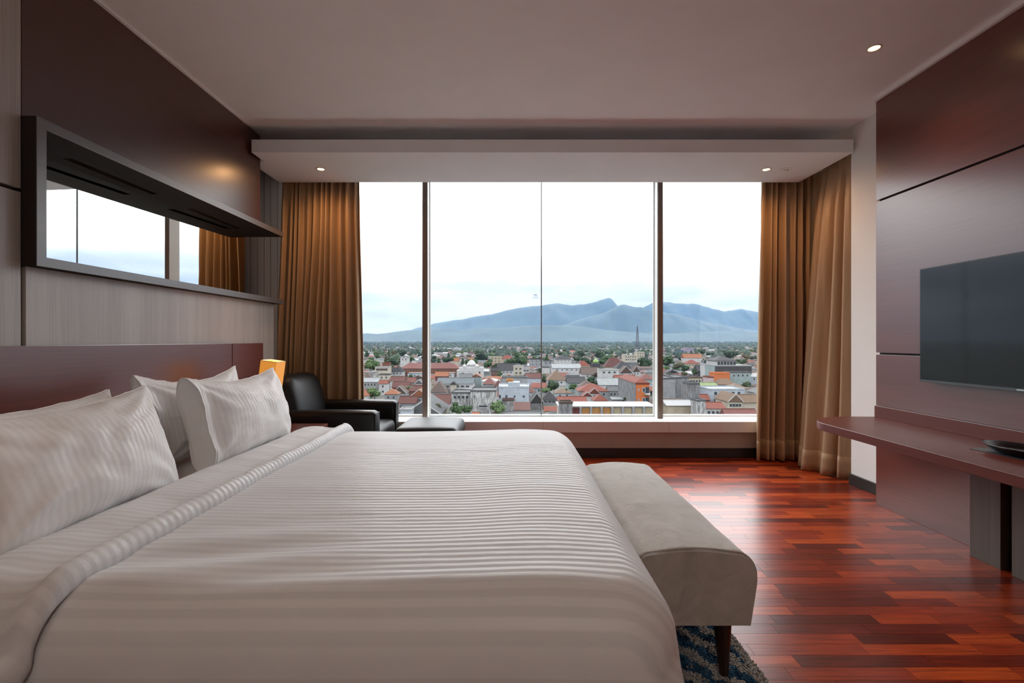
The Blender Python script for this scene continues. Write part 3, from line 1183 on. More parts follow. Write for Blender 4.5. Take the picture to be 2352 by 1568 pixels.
for y in ysl:
    e0 = smooth01((y - by0) / 0.016)
    e1 = math.sqrt(max(0, 1 - max(0, 1 - (by1 - y) / 0.06) ** 2))
    sh = 0.988 + 0.012 * e0
    for x, z in sec:
        top = smooth01((z - bz0) / (bz1 - bz0))
        xx = (bx0 + bx1) / 2 + (x - (bx0 + bx1) / 2) * sh
        zz = z - 0.006 * (1 - e0) * top - 0.06 * (1 - e1) * top
        zz += 0.004 * fbm(x * 7, y * 5, 2.2, 3) * top * e0
        yy = y + (0.02 * (1 - top) if y > by1 - 0.03 else 0.0)
        bv.append((xx, yy, zz))
bf = gridfaces(len(ysl), ns, flip=True)
bf.append(tuple(range(ns)))
bf.append(tuple((len(ysl) - 1) * ns + k for k in range(ns - 1, -1, -1)))
bf += [((i + 1) * ns, i * ns, i * ns + ns - 1, (i + 1) * ns + ns - 1) for i in range(len(ysl) - 1)]
body = build('upholstered_seat', bv, bf, M_velvet, bn, smooth=True)
me = body.data
me.polygons.foreach_set('use_smooth', [len(p.vertices) == 4 for p in me.polygons])
# piping along the near end
pv, pf, kk = [], [], 6
pts = [np.array((x + (0.003 if x > 0.6 else -0.003) * 0, by0 + 0.010, z + 0.001)) for x, z in sec[4:-5]]
for q in pts:
    rad = q - np.array((0.62, q[1], 0.36))
    rad /= np.linalg.norm(rad)
    for a in range(kk):
        an = 2 * PI * a / kk
        pv.append(tuple(q + rad * 0.0035 * math.cos(an) + np.array((0, 0.0035 * math.sin(an), 0))))
for i in range(len(pts) - 1):
    for a in range(kk):
        b2 = (a + 1) % kk
        pf.append((i * kk + a, i * kk + b2, (i + 1) * kk + b2, (i + 1) * kk + a))
build('piping', pv, pf, M_velvet, body, smooth=True)
for lx in (0.47, 0.748):
    for ly in (1.665, 2.71):
        sp = 0.012 * (1 if lx > 0.6 else -1)
        v, f = lathe([(0.013, 0.0), (0.016, 0.02), (0.030, 0.20), (0.031, bz0 + 0.01)], 0, 0, 20)
        v = [(lx + x - sp * (z - 0.2) * 2.0, ly + y, z) for x, y, z in v]
        build('leg', v, f, M_leg, bn, smooth=True)

# ================================================================ RUG
def make_rug():
    m, nt, b, out = new_mat('blue_grey_rug_wool')
    tc = nt.nodes.new('ShaderNodeTexCoord')
    at = nt.nodes.new('ShaderNodeAttribute')
    at.attribute_name = 'tone'
    oi = nt.nodes.new('ShaderNodeNewGeometry')
    r = ramp(nt, [(0.0, (0.24, 0.225, 0.215)), (0.30, (0.33, 0.315, 0.30)), (0.55, (0.20, 0.19, 0.185)), (0.66, (0.040, 0.110, 0.195)), (1.0, (0.012, 0.036, 0.080))])
    nt.links.new(at.outputs['Fac'], r.inputs['Fac'])
    nt.links.new(r.outputs['Color'], b.inputs['Base Color'])
    b.inputs['Roughness'].default_value = 0.95
    b.inputs['Specular IOR Level'].default_value = 0.05
    return m


M_rug = make_rug()


def rug_tone(x, y):
    # broken blue bands drifting diagonally over a grey ground
    edge = smooth01((0.90 - x) / 0.10)
    q = (x * 0.80 + y * 0.60) * 62.0 + 1.8 * fbm(x * 5, y * 5, 5.0, 3)
    s_ = math.sin(q) + 0.55 * math.copysign(1, math.sin((x * 0.6 - y * 0.8) * 70 + 3 * math.sin(q * 0.5))) * 0.6 + 0.8 * fbm(x * 22, y * 22, 1.0, 2)
    return 0.30 + 0.25 * fbm(x * 30, y * 30, 2.0, 2) if (s_ < -0.08 or edge < 0.35) else 0.80 + 0.35 * fbm(x * 25, y * 25, 4.0, 2)


rug = thing('rug', (-0.3, 1.45, 0.0), 'grey rug with broken blue bands under bed and bench', 'rug')
box('rug_backing', -1.6, 0.893, 0.30, 2.45, 0.001, 0.008, plain('rug_backing', (0.20, 0.19, 0.18), 0.95), rug)
rv, rf, rt = [], [], []
rr = random.Random(12)


def tuft(x, y, s, h):
    a = rr.random() * PI
    n0 = len(rv)
    tone = rug_tone(x, y)
    lx, ly = rr.uniform(-0.004, 0.004), rr.uniform(-0.004, 0.004)
    for k in range(4):
        an = a + k * PI / 2
        rv.append((x + s * math.cos(an), y + s * math.sin(an), 0.006))
        rt.append(tone)
    for k in range(4):
        an = a + k * PI / 2 + 0.3
        rv.append((x + lx + s * 0.75 * math.cos(an), y + ly + s * 0.75 * math.sin(an), h * rr.uniform(0.85, 1.1)))
        rt.append(tone + 0.02)
    rf.extend([(n0, n0 + 1, n0 + 5, n0 + 4), (n0 + 1, n0 + 2, n0 + 6, n0 + 5), (n0 + 2, n0 + 3, n0 + 7, n0 + 6),
               (n0 + 3, n0, n0 + 4, n0 + 7), (n0 + 4, n0 + 5, n0 + 6, n0 + 7)])


stp = 0.0085
for i in range(int(0.62 / stp)):
    for j in range(int(0.95 / stp)):
        tuft(0.285 + i * stp + rr.uniform(-.002, .002), 1.42 + j * stp + rr.uniform(-.002, .002), 0.0062, 0.020)
stp = 0.05
for i in range(int(2.48 / stp)):
    for j in range(int(2.13 / stp)):
        x, y = -1.58 + i * stp, 0.32 + j * stp
        if x > 0.26 and 1.39 < y < 2.4:
            continue
        tuft(x, y, 0.034, 0.017)
o = build('rug_pile', rv, rf, M_rug, rug, attrs={'tone': rt})
o['kind'] = 'stuff'


# ================================================================ ARMCHAIR AND OTTOMAN
def rounded(name, x0, x1, y0, y1, z0, z1, r, mat, parent, shear=(0, 0), taper=(0, 0), crown=0.0, seg=6):
    """soft box with a crowned top, subdivided"""
    n = 9
    bm = bmesh.new()
    vs = boxv(x0, x1, y0, y1, z0, z1)
    bv_ = [bm.verts.new(p) for p in vs]
    for fc in BOXF:
        bm.faces.new([bv_[i] for i in fc])
    bmesh.ops.bevel(bm, geom=list(bm.edges), offset=r, segments=seg, profile=0.5, affect='EDGES')
    bmesh.ops.subdivide_edges(bm, edges=[e for e in bm.edges if e.calc_length() > r * 2.2], cuts=8, use_grid_fill=True)
    bm.verts.index_update()
    v = []
    cx, cy = (x0 + x1) / 2, (y0 + y1) / 2
    for q in bm.verts:
        x, y, z = q.co
        t = (z - z0) / (z1 - z0)
        fx, fy = (x - cx) / ((x1 - x0) / 2), (y - cy) / ((y1 - y0) / 2)
        x = cx + (x - cx) * (1 + taper[0] * t) + shear[0] * t
        y = cy + (y - cy) * (1 + taper[1] * t) + shear[1] * t
        z = z + crown * (1 - fx * fx) * (1 - fy * fy) * t
        v.append((x, y, z))
    f = [tuple(w.index for w in fc.verts) for fc in bm.faces]
    bm.free()
    return build(name, v, f, mat, parent, smooth=True)


ac = thing('armchair', (-1.6, 4.24, 0), 'black leather armchair in the corner by the window', 'armchair')
rounded('chair_base', -2.02, -1.13, 3.86, 4.60, 0.10, 0.30, 0.03, M_leather, ac)
rounded('seat_cushion', -1.86, -1.10, 3.955, 4.490, 0.29, 0.455, 0.05, M_leather, ac, crown=0.02)
for y0_, y1_ in ((3.815, 3.955), (4.490, 4.622)):
    a_ = rounded('armrest', -2.0, -1.100, y0_, y1_, 0.10, 0.618, 0.040, M_leather, ac, crown=0.008)
    # stitched welt round the arm front
    mid = [(-1.107, y0_ + 0.03, 0.12), (-1.107, y0_ + 0.012, 0.45), (-1.107, y0_ + 0.03, 0.600), (-1.107, y1_ - 0.03, 0.600), (-1.107, y1_ - 0.012, 0.45), (-1.107, y1_ - 0.03, 0.12)]
    w = MB()
    for p, q in zip(mid[:-1], mid[1:]):
        w.box(p[0] - 0.002, p[0] + 0.0045, min(p[1], q[1]) - 0.001, max(p[1], q[1]) + 0.001, min(p[2], q[2]), max(p[2], q[2]) + 0.002)
    w.build('welt', M_leather, a_)
# backrest, leaning, with rounded shoulders
nb, mb_ = 26, 34
vv = []
for side in (1, -1):
    for i in range(nb):
        u = -1 + 2 * i / (nb - 1)
        for j in range(mb_):
            w = j / (mb_ - 1)
            ww_ = -1 + 2 * w
            edge = ((1 - abs(u) ** 5) * (1 - abs(ww_) ** 7)) ** 0.45
            th = 0.095 * edge + 0.012 * edge * math.cos(u * 1.4) * math.cos(ww_ * 1.2)
            hw = 0.325 * (1.0 + 0.035 * w) * (1 - 0.10 * max(0, w - 0.86) / 0.14 * max(0, (abs(u) - 0.5)) * 2)
            z = 0.36 + 0.545 * w - 0.045 * max(0, abs(u) - 0.72) / 0.28 * w ** 3 - 0.015 * u * u * w
            x = -1.835 - 0.10 * w + side * th + 0.02 * side * math.sin(PI * w)
            vv.append((x, 4.225 + hw * u + 0.008 * w, z))
ff = gridfaces(nb, mb_) + gridfaces(nb, mb_, flip=True, off=nb * mb_)
N_ = nb * mb_
for i in range(nb - 1):
    ff += [((i + 1) * mb_, i * mb_, i * mb_ + N_, (i + 1) * mb_ + N_), (i * mb_ + mb_ - 1, (i + 1) * mb_ + mb_ - 1, (i + 1) * mb_ + mb_ - 1 + N_, i * mb_ + mb_ - 1 + N_)]
for j in range(mb_ - 1):
    ff += [(j, j + 1, j + 1 + N_, j + N_), ((nb - 1) * mb_ + j + 1, (nb - 1) * mb_ + j, (nb - 1) * mb_ + j + N_, (nb - 1) * mb_ + j + 1 + N_)]
build('backrest', vv, ff, M_leather, ac, smooth=True)
for lx in (-1.95, -1.17):
    for ly in (3.90, 4.56):
        v, f = lathe([(0.017, 0.0), (0.024, 0.105)], lx, ly, 14)
        build('leg', v, f, M_leg, ac, smooth=True)

ot = thing('ottoman', (-0.70, 4.18, 0), 'low black leather ottoman in front of the armchair by the sill', 'ottoman')
rounded('cushion', -0.985, -0.430, 3.875, 4.50, 0.34, 0.470, 0.045, M_leather, ot, crown=0.022, taper=(-0.05, -0.05))
rounded('ottoman_base', -0.975, -0.440, 3.885, 4.49, 0.09, 0.345, 0.02, M_leather, ot)
for lx in (-0.93, -0.48):
    for ly in (3.93, 4.44):
        v, f = lathe([(0.015, 0.0), (0.022, 0.095)], lx, ly, 14)
        build('leg', v, f, M_leg, ot, smooth=True)

# ================================================================ NIGHTSTAND AND LAMP
nsd = thing('nightstand', (-1.78, 3.43, 0), 'dark red wood nightstand between the bed and the armchair', 'nightstand')
box('nightstand_top', -2.128, -1.43, 3.19, 3.675, 0.515, 0.550, M_dkwood_r, nsd, bevel=0.003)
box('nightstand_body', -2.128, -1.46, 3.21, 3.655, 0.06, 0.515, M_dkwood_r, nsd, bevel=0.003)
d_ = box('drawer', -1.460, -1.445, 3.225, 3.64, 0.30, 0.500, M_dkwood_r, nsd, bevel=0.002)
box('handle', -1.445, -1.425, 3.38, 3.49, 0.395, 0.407, M_chrome, d_, bevel=0.002)
box('plinth', -2.10, -1.50, 3.24, 3.63, 0.0, 0.06, M_black, nsd)

lp = thing('table_lamp', (-1.80, 3.52, 0.55), 'lit table lamp with a tilted orange box shade on nightstand', 'lamp')
v, f = lathe([(0.055, 0.55), (0.055, 0.562), (0.012, 0.57), (0.010, 0.86)], -1.80, 3.52, 24)
build('lamp_base', v, f, M_chrome, lp, smooth=True)
TL = math.radians(7.5)


def tilt(p):
    x, y, z = p
    dx, dz = x + 1.793, z - 0.94
    return (-1.793 + dx * math.cos(TL) + dz * math.sin(TL), y, 0.94 - dx * math.sin(TL) + dz * math.cos(TL))


sh0, sh1, sy0, sy1, sz0, sz1, wth = -1.852, -1.735, 3.45, 3.59, 0.82, 1.047, 0.003
sb = MB()
for a in ((sh0, sh1, sy0, sy0 + wth), (sh0, sh1, sy1 - wth, sy1), (sh0, sh0 + wth, sy0 + wth, sy1 - wth), (sh1 - wth, sh1, sy0 + wth, sy1 - wth)):
    sb.add([tilt(p) for p in boxv(*a, sz0, sz1)], BOXF)
so = sb.build('lamp_shade', M_shade, lp)
M_trimc = plain('shade_trim', (0.62, 0.48, 0.36), 0.7)
tb_ = MB()
for a in ((sh0, sh1, sy0 - 0.001, sy0 + 0.004), (sh0, sh1, sy1 - 0.004, sy1 + 0.001), (sh0 - 0.001, sh0 + 0.004, sy0, sy1), (sh1 - 0.004, sh1 + 0.001, sy0, sy1)):
    tb_.add([tilt(p) for p in boxv(*a, sz1 - 0.004, sz1 + 0.001)], BOXF)
tb_.build('shade_trim', M_trimc, so)
v, f = lathe([(0.010, 0.86), (0.024, 0.89), (0.028, 0.92), (0.018, 0.945), (0.004, 0.955)], -1.795, 3.52, 16)
build('bulb', v, f, M_bulb, lp, smooth=True)
ld = bpy.data.lights.new('lamp_glow', 'POINT')
ld.energy = 3.0
ld.color = (1.0, 0.55, 0.22)
ld.shadow_soft_size = 0.03
lo = bpy.data.objects.new('lamp_glow', ld)
COL.objects.link(lo)
lo.parent = lp
lo.location = (0.007, 0.0, 0.45)

# ================================================================ THINGS ON THE DESK
v, f = lathe([(0.070, 0.6435), (0.108, 0.655), (0.137, 0.679), (0.140, 0.684), (0.134, 0.684), (0.100, 0.664), (0.02, 0.656)], 2.470, 2.262, 40, 0.80, 1.25)
o = build('oval_dish', v, f, M_blackgloss, None, smooth=True)
tag(o, 'shallow black glossy dish on the wall desk', 'dish')
v, f = [(2.36, 2.42, 0.6405), (2.50, 2.44, 0.6405), (2.545, 2.14, 0.6405), (2.405, 2.12, 0.6405)], None
vv = v + [(x, y, z + 0.0022) for x, y, z in v]
o = build('leaflet', vv, BOXF, plain('slate_paper', (0.055, 0.068, 0.078), 0.3), None)
tag(o, 'flat slate grey leaflet lying under the black dish', 'leaflet')
lf = o
M_pale = plain('pale_ink', (0.30, 0.36, 0.40), 0.5)
for k, (a, b_) in enumerate(((0.010, 0.070), (0.020, 0.050), (0.035, 0.075))):
    yb = 2.405 - 0.022 * k
    build('printed_line', boxv(2.385 + a, 2.385 + b_, yb, yb + 0.005, 0.6427, 0.6431), BOXF, M_pale, lf)
# ================================================================ THE TOWN OUTSIDE
HG = 30.0                       # eye above the street
GZ = EYE - HG
AL = 0.155                       # outdoor colours darkened to offset the strong sky light


def cm(name, c, rough=0.9, var=0.18, scale=0.5, weather=0.0):
    m, nt, b, out = new_mat(name)
    c = tuple(x * AL for x in c)
    v = mapped(nt, (1, 1, 1), rnd=True)
    n = tex_noise(nt, v, scale, 6, 0.65)
    r = ramp(nt, [(0.32, tuple(x * (1 - var) for x in c)), (0.68, tuple(x * (1 + var) for x in c))])
    nt.links.new(n.outputs['Fac'], r.inputs['Fac'])
    src = r.outputs['Color']
    if weather:
        n2 = tex_noise(nt, mapped(nt, (0.9, 0.9, 0.25), rnd=True), 1.3, 8, 0.72)
        r2 = ramp(nt, [(0.42, (0.30, 0.29, 0.28)), (0.56, (1, 1, 1))])
        nt.links.new(n2.outputs['Fac'], r2.inputs['Fac'])
        mx = nt.nodes.new('ShaderNodeMix')
        mx.data_type = 'RGBA'
        mx.blend_type = 'MULTIPLY'
        mx.inputs[0].default_value = weather
        nt.links.new(src, mx.inputs[6])
        nt.links.new(r2.outputs['Color'], mx.inputs[7])
        src = mx.outputs[2]
    nt.links.new(src, b.inputs['Base Color'])
    b.inputs['Roughness'].default_value = rough
    b.inputs['Specular IOR Level'].default_value = 0.2
    return m


def tilemat(name, c, rows=3.2, var=0.25):
    """clay tile courses: fine relief and blotches on a real roof plane"""
    m, nt, b, out = new_mat(name)
    c = tuple(x * AL * 0.72 for x in c)
    n = tex_noise(nt, mapped(nt, (1, 1, 1), rnd=True), 0.7, 7, 0.7)
    n3 = tex_noise(nt, mapped(nt, (1, 1, 1), rnd=True), 6.0, 2, 0.5)
    ad = node(nt, 'ShaderNodeMath', operation='ADD')
    hf = node(nt, 'ShaderNodeMath', operation='MULTIPLY')
    hf.inputs[1].default_value = 0.5
    nt.links.new(n.outputs['Fac'], ad.inputs[0])
    nt.links.new(n3.outputs['Fac'], ad.inputs[1])
    nt.links.new(ad.outputs[0], hf.inputs[0])
    r = ramp(nt, [(0.36, tuple(x * (1 - var) for x in c)), (0.64, tuple(x * (1 + var) for x in c))])
    nt.links.new(hf.outputs[0], r.inputs['Fac'])
    nt.links.new(r.outputs['Color'], b.inputs['Base Color'])
    b.inputs['Roughness'].default_value = 0.85
    b.inputs['Specular IOR Level'].default_value = 0.2
    w = nt.nodes.new('ShaderNodeTexWave')
    w.bands_direction = 'Z'
    w.inputs['Scale'].default_value = rows
    nt.links.new(mapped(nt, (1, 1, 1)), w.inputs['Vector'])
    bump(nt, b, w.outputs['Fac'], 0.5, 0.06)
    return m


WALL = {'wht': cm('wall_white', (1.14, 1.14, 1.13)), 'crm': cm('wall_cream', (1.12, 1.02, 0.82)), 'gry': cm('wall_grey', (0.66, 0.68, 0.70)),
        'lbl': cm('wall_pale_blue', (0.92, 1.04, 1.16)), 'bge': cm('wall_beige', (1.0, 0.86, 0.64)), 'org': cm('wall_orange', (1.25, 0.36, 0.12), var=0.08),
        'aqu': cm('wall_aqua', (0.62, 0.78, 0.78)), 'pnk': cm('wall_pink', (1.08, 0.84, 0.84)), 'lil': cm('wall_lilac', (0.85, 0.70, 0.92)),
        'blu': cm('wall_blue', (0.20, 0.38, 0.62)), 'drk': cm('wall_dark', (0.12, 0.12, 0.13)), 'wea': cm('wall_weathered', (1.15, 1.16, 1.15), weather=0.9),
        'con': cm('wall_concrete', (0.56, 0.57, 0.59), weather=0.7), 'mar': cm('wall_maroon', (0.34, 0.10, 0.10)), 'bri': cm('wall_brick', (0.40, 0.18, 0.14))}
ROOF = {'red': tilemat('roof_red', (0.55, 0.13, 0.075)), 'orn': tilemat('roof_orange', (0.80, 0.30, 0.14)), 'brn': tilemat('roof_brown', (0.30, 0.20, 0.165)),
        'dkr': tilemat('roof_dark_red', (0.33, 0.12, 0.095)), 'slt': tilemat('roof_slate', (0.105, 0.105, 0.115)), 'gry': tilemat('roof_grey', (0.33, 0.345, 0.355)),
        'wht': cm('roof_white', (0.86, 0.86, 0.86), var=0.05), 'tan': tilemat('roof_tan', (0.52, 0.34, 0.23)), 'grn': cm('roof_green', (0.45, 0.58, 0.26)),
        'met': cm('roof_metal', (0.58, 0.61, 0.62)), 'mau': tilemat('roof_mauve_red', (0.52, 0.20, 0.165)), 'blg': tilemat('roof_blue_grey', (0.30, 0.355, 0.385))}
WN = {'wht': 'white', 'crm': 'cream', 'gry': 'grey', 'lbl': 'pale blue', 'bge': 'beige', 'org': 'orange', 'aqu': 'aqua', 'pnk': 'pink', 'lil': 'lilac',
      'blu': 'blue', 'drk': 'dark', 'wea': 'stained white', 'con': 'concrete', 'mar': 'maroon', 'bri': 'brick red'}
RN = {'red': 'red tile', 'orn': 'bright orange tile', 'brn': 'brown tile', 'dkr': 'dark red tile', 'slt': 'slate black', 'gry': 'grey', 'wht': 'white',
      'tan': 'tan tile', 'grn': 'green', 'met': 'pale metal', 'mau': 'dull red', 'blg': 'blue grey'}
M_wpane = cm('town_window_glass', (0.10, 0.13, 0.16), 0.3)
M_wframe = cm('town_window_frame', (1.2, 1.2, 1.18))
M_orframe = cm('town_orange_frame', (0.80, 0.30, 0.12))
M_tank = cm('water_tank_orange', (0.85, 0.36, 0.10))
M_gold = cm('gold_finial', (0.90, 0.62, 0.12))
M_lime = cm('lime_dome', (0.48, 0.80, 0.16), 0.5)
M_steel = cm('tower_steel', (0.22, 0.22, 0.24))
M_wood2 = cm('shutter_ochre', (0.85, 0.42, 0.14), var=0.12)
M_wood3 = cm('shutter_pale', (0.82, 0.70, 0.46), var=0.08)
M_blue2 = cm('tank_blue', (0.08, 0.16, 0.36))

LAND = []       # landmarks: dict with footprint and picture range
pane_cache = {}


def roof_mesh(kind, x0, x1, y0, y1, ze, zr, ov, th):
    """closed roof body"""
    a0, a1, b0, b1 = x0 - ov, x1 + ov, y0 - ov, y1 + ov
    if kind == 'gx':
        m = (y0 + y1) / 2
        v = [(a0, b0, ze), (a1, b0, ze), (a1, m, zr), (a0, m, zr), (a1, b1, ze), (a0, b1, ze)]
        f = [(0, 1, 2, 3), (3, 2, 4, 5), (0, 3, 5), (1, 4, 2), (0, 5, 4, 1)]
    elif kind == 'gy':
        m = (x0 + x1) / 2
        v = [(a0, b0, ze), (a0, b1, ze), (m, b1, zr), (m, b0, zr), (a1, b1, ze), (a1, b0, ze)]
        f = [(0, 3, 2, 1), (3, 5, 4, 2), (0, 5, 3), (1, 2, 4), (0, 1, 4, 5)]
    elif kind == 'hip':
        w, l = a1 - a0, b1 - b0
        my, mx = (b0 + b1) / 2, (a0 + a1) / 2
        if w > l:
            r0, r1 = (a0 + l * 0.48, my), (a1 - l * 0.48, my)
        else:
            r0, r1 = (mx, b0 + w * 0.48), (mx, b1 - w * 0.48)
        v = [(a0, b0, ze), (a1, b0, ze), (a1, b1, ze), (a0, b1, ze), (r0[0], r0[1], zr), (r1[0], r1[1], zr)]
        if w > l:
            f = [(0, 1, 5, 4), (1, 2, 5), (2, 3, 4, 5), (3, 0, 4), (0, 3, 2, 1)]
        else:
            f = [(0, 1, 4), (1, 2, 5, 4), (2, 3, 5), (3, 0, 4, 5), (0, 3, 2, 1)]
    elif kind == 'shed':
        v = [(a0, b0, ze), (a1, b0, ze), (a1, b1, zr), (a0, b1, zr), (a1, b1, ze - th), (a0, b1, ze - th), (a0, b0, ze - th), (a1, b0, ze - th)]
        f = [(0, 1, 2, 3), (0, 6, 7, 1), (3, 2, 4, 5), (6, 5, 4, 7), (0, 3, 5, 6), (1, 7, 4, 2)]
    else:
        v = boxv(x0 - 0.15, x1 + 0.15, y0 - 0.15, y1 + 0.15, ze, ze + th)
        f = BOXF
    return v, f


def add_windows(t, x0, x1, y, z0, z1, nx, ny, frame=M_wframe, ww=1.1, wh=1.2, name='window', x_in=0.08):
    W = x1 - x0
    for j in range(ny):
        zc = z0 + (z1 - z0) * (j + 0.55) / ny
        for i in range(nx):
            xc = x0 + W * x_in + W * (1 - 2 * x_in) * (i + 0.5) / nx
            w_ = min(ww, W * 0.8 / nx)
            h_ = min(wh, (z1 - z0) / ny * 0.6)
            fo = box(name, xc - w_ / 2, xc + w_ / 2, y - 0.10, y + 0.02, zc - h_ / 2, zc + h_ / 2, frame, t)
            box('pane', xc - w_ / 2 + 0.10, xc + w_ / 2 - 0.10, y - 0.13, y - 0.09, zc - h_ / 2 + 0.10, zc + h_ / 2 - 0.10, M_wpane, fo)


def bld(label, px0, px1, ridge, eave, h, kind, wall, roof, L=None, win=None, cat='house', name='house', vis=None, wframe=M_wframe, grp=None, ww=1.1, wh=1.2):
    def lay(h, L):
        dr = (HG - h) * FPX / (ridge - HZ)
        if L is None:
            L = min(max(6.0, (px1 - px0) * dr / FPX * 0.8), 13.0)
        yf = dr - (L / 2 if kind in ('gx', 'hip') else (L if kind == 'shed' else 0))
        return L, yf, (px0 - VX) * yf / FPX, (px1 - VX) * yf / FPX

    # keep the plot clear of the neighbours: step it along its line of sight
    h0, L0 = h, L
    done = False
    for k in range(41):
        dh = 0.22 * ((k + 1) // 2) * (1 if k % 2 else -1)
        if not 4.0 <= h0 + dh <= 17:
            continue
        for lf_ in (1.0, 0.75, 0.55):
            L, yf, x0, x1 = lay(h0 + dh, L0)
            if lf_ < 1:
                L, yf, x0, x1 = lay(h0 + dh, max(4.0, L * lf_))
            if all(l.get('tree') or not (x0 < l['x1'] - 0.4 and x1 > l['x0'] + 0.4 and yf - 0.7 < l['y1'] - 0.3 and yf + L + 0.7 > l['y0'] + 0.3) for l in LAND):
                done = True
                h = h0 + dh
                break
        if done:
            break
    else:
        L, yf, x0, x1 = lay(h0, L0)
    ze = EYE - (eave - HZ) * yf / FPX
    zr = GZ + h
    ze = min(ze, zr - 0.3) if kind not in ('flat',) else zr
    ze = max(ze, GZ + 2.2)
    ov = 0.45 if kind != 'flat' else 0.15
    t = thing(name, ((x0 + x1) / 2, yf + L / 2, GZ), label, cat, grp)
    xi0, xi1 = x0 + ov, x1 - ov
    # walls, closed up to the gable
    if kind == 'gy':
        m = (x0 + x1) / 2
        v = [(xi0, yf, GZ), (xi1, yf, GZ), (xi1, yf, ze), (m, yf, zr - 0.25), (xi0, yf, ze), (xi0, yf + L, GZ), (xi1, yf + L, GZ), (xi1, yf + L, ze), (m, yf + L, zr - 0.25), (xi0, yf + L, ze)]
        f = [(0, 1, 2, 3, 4), (9, 8, 7, 6, 5), (0, 5, 6, 1), (1, 6, 7, 2), (2, 7, 8, 3), (3, 8, 9, 4), (4, 9, 5, 0)]
    elif kind == 'gx':
        m = yf + L / 2
        v = [(xi0, yf, GZ), (xi0, yf, ze), (xi0, m, zr - 0.25), (xi0, yf + L, ze), (xi0, yf + L, GZ), (xi1, yf, GZ), (xi1, yf, ze), (xi1, m, zr - 0.25), (xi1, yf + L, ze), (xi1, yf + L, GZ)]
        f = [(0, 1, 2, 3, 4), (9, 8, 7, 6, 5), (0, 5, 6, 1), (1, 6, 7, 2), (2, 7, 8, 3), (3, 8, 9, 4), (4, 9, 5, 0)]
    else:
        v, f = boxv(xi0, xi1, yf, yf + L, GZ, ze), BOXF
    build('wall', v, f, WALL[wall], t)
    if kind == 'flat':
        r = MB()
        r.box(x0, x1, yf - 0.15, yf + L + 0.15, zr - 0.05, zr + 0.12)
        for a in ((x0, x1, yf - 0.15, yf + 0.1), (x0, x1, yf + L - 0.1, yf + L + 0.15), (x0, x0 + 0.25, yf + 0.1, yf + L - 0.1), (x1 - 0.25, x1, yf + 0.1, yf + L - 0.1)):
            r.box(*a, zr + 0.12, zr + 0.6)
        r.build('flat_roof', ROOF.get(roof) or WALL[roof], t)
    else:
        v, f = roof_mesh(kind, xi0, xi1, yf, yf + L, ze, zr, ov, 0.25)
        ro = build('roof', v, f, ROOF[roof], t)
        if kind == 'gx':
            m = yf + L / 2
            box('ridge_cap', xi0 - ov, xi1 + ov, m - 0.2, m + 0.2, zr - 0.12, zr + 0.12, ROOF[roof], ro)
        if kind == 'gy':
            m = (x0 + x1) / 2
            for s in (-1, 1):
                bx = m + s * (x1 - x0) / 2
                v = [(m, yf - ov - 0.1, zr + 0.05), (m, yf - ov - 0.1, zr - 0.35), (bx, yf - ov - 0.1, ze - 0.35), (bx, yf - ov - 0.1, ze + 0.05),
                     (m, yf - ov, zr + 0.05), (m, yf - ov, zr - 0.35), (bx, yf - ov, ze - 0.35), (bx, yf - ov, ze + 0.05)]
                build('barge_board', v, BOXF, M_wframe, ro)
    if win:
        nx, ny = win
        add_windows(t, xi0, xi1, yf, max(GZ + 0.6, ze - 3.1 * ny), ze - 0.1, nx, ny, wframe, ww, wh)
    base_py = HZ + HG * FPX / yf
    LAND.append(dict(o=t, label=label, x0=x0 - 0.8, x1=x1 + 0.8, y0=yf - 0.8, y1=yf + L + 0.8, px0=px0, px1=px1, top=min(ridge, eave), vis=vis or min(base_py, max(eave, ridge) + 10), d=yf, cx=(px0 + px1) / 2))
    return t, dict(x0=xi0, x1=xi1, y0=yf, y1=yf + L, ze=ze, zr=zr)


ground = box('ground', -9000, 9000, 20, 16000, GZ - 3, GZ, cm('street_ground', (0.21, 0.22, 0.19), var=0.4, scale=0.02))
ground['kind'] = 'structure'

# ---------------------------------------------------------------- named buildings, left to right
B = bld
# -- pane left of the first mullion
B('cream gabled hall with a grey roof left of the first mullion', 926, 1014, 921, 950, 7.5, 'gy', 'crm', 'gry', L=22)
B('low white box with pale blue wall at the bottom beside the armchair', 918, 945, 942, 944, 5.0, 'flat', 'lbl', 'wht', L=9)
B('grey gabled house with bright orange roof beside the first mullion', 939, 987, 893, 911, 8.5, 'gy', 'gry', 'orn', win=(1, 1))
B('dark red roofed house with a white ridge in front of the grey gable', 914, 956, 909, 926, 6.5, 'gx', 'gry', 'dkr')
B('house with orange hipped roof and grey side above the armchair arm', 881, 915, 892, 905, 7.0, 'hip', 'gry', 'orn', win=(2, 1))
B('brown gabled house behind the orange hipped roof', 901, 934, 886, 902, 7.0, 'gy', 'gry', 'brn')
B('long dark red roof over white wall below the dark hipped house', 894, 929, 864, 875, 8.0, 'gx', 'wht', 'dkr', win=(3, 1))
B('second dark red roof just under the long dark red one', 899, 939, 876, 890, 6.5, 'gx', 'bri', 'dkr')
B('white house with red tile cap and two small windows', 869, 890, 873, 881, 8.0, 'gx', 'wht', 'red', win=(1, 2))
B('white flat block behind the red tile cap', 869, 895, 861, 862, 9.0, 'flat', 'crm', 'gry', win=(2, 1))
B('pale metal roofed workshop at the left curtain edge', 831, 869, 867, 877, 9.0, 'gx', 'gry', 'met', win=(4, 2))
B('orange roof corner beside the left curtain', 826, 844, 897, 909, 6.0, 'hip', 'wht', 'orn')
B('brown mauve roof behind the metal workshop', 829, 852, 855, 866, 7.0, 'hip', 'gry', 'brn')
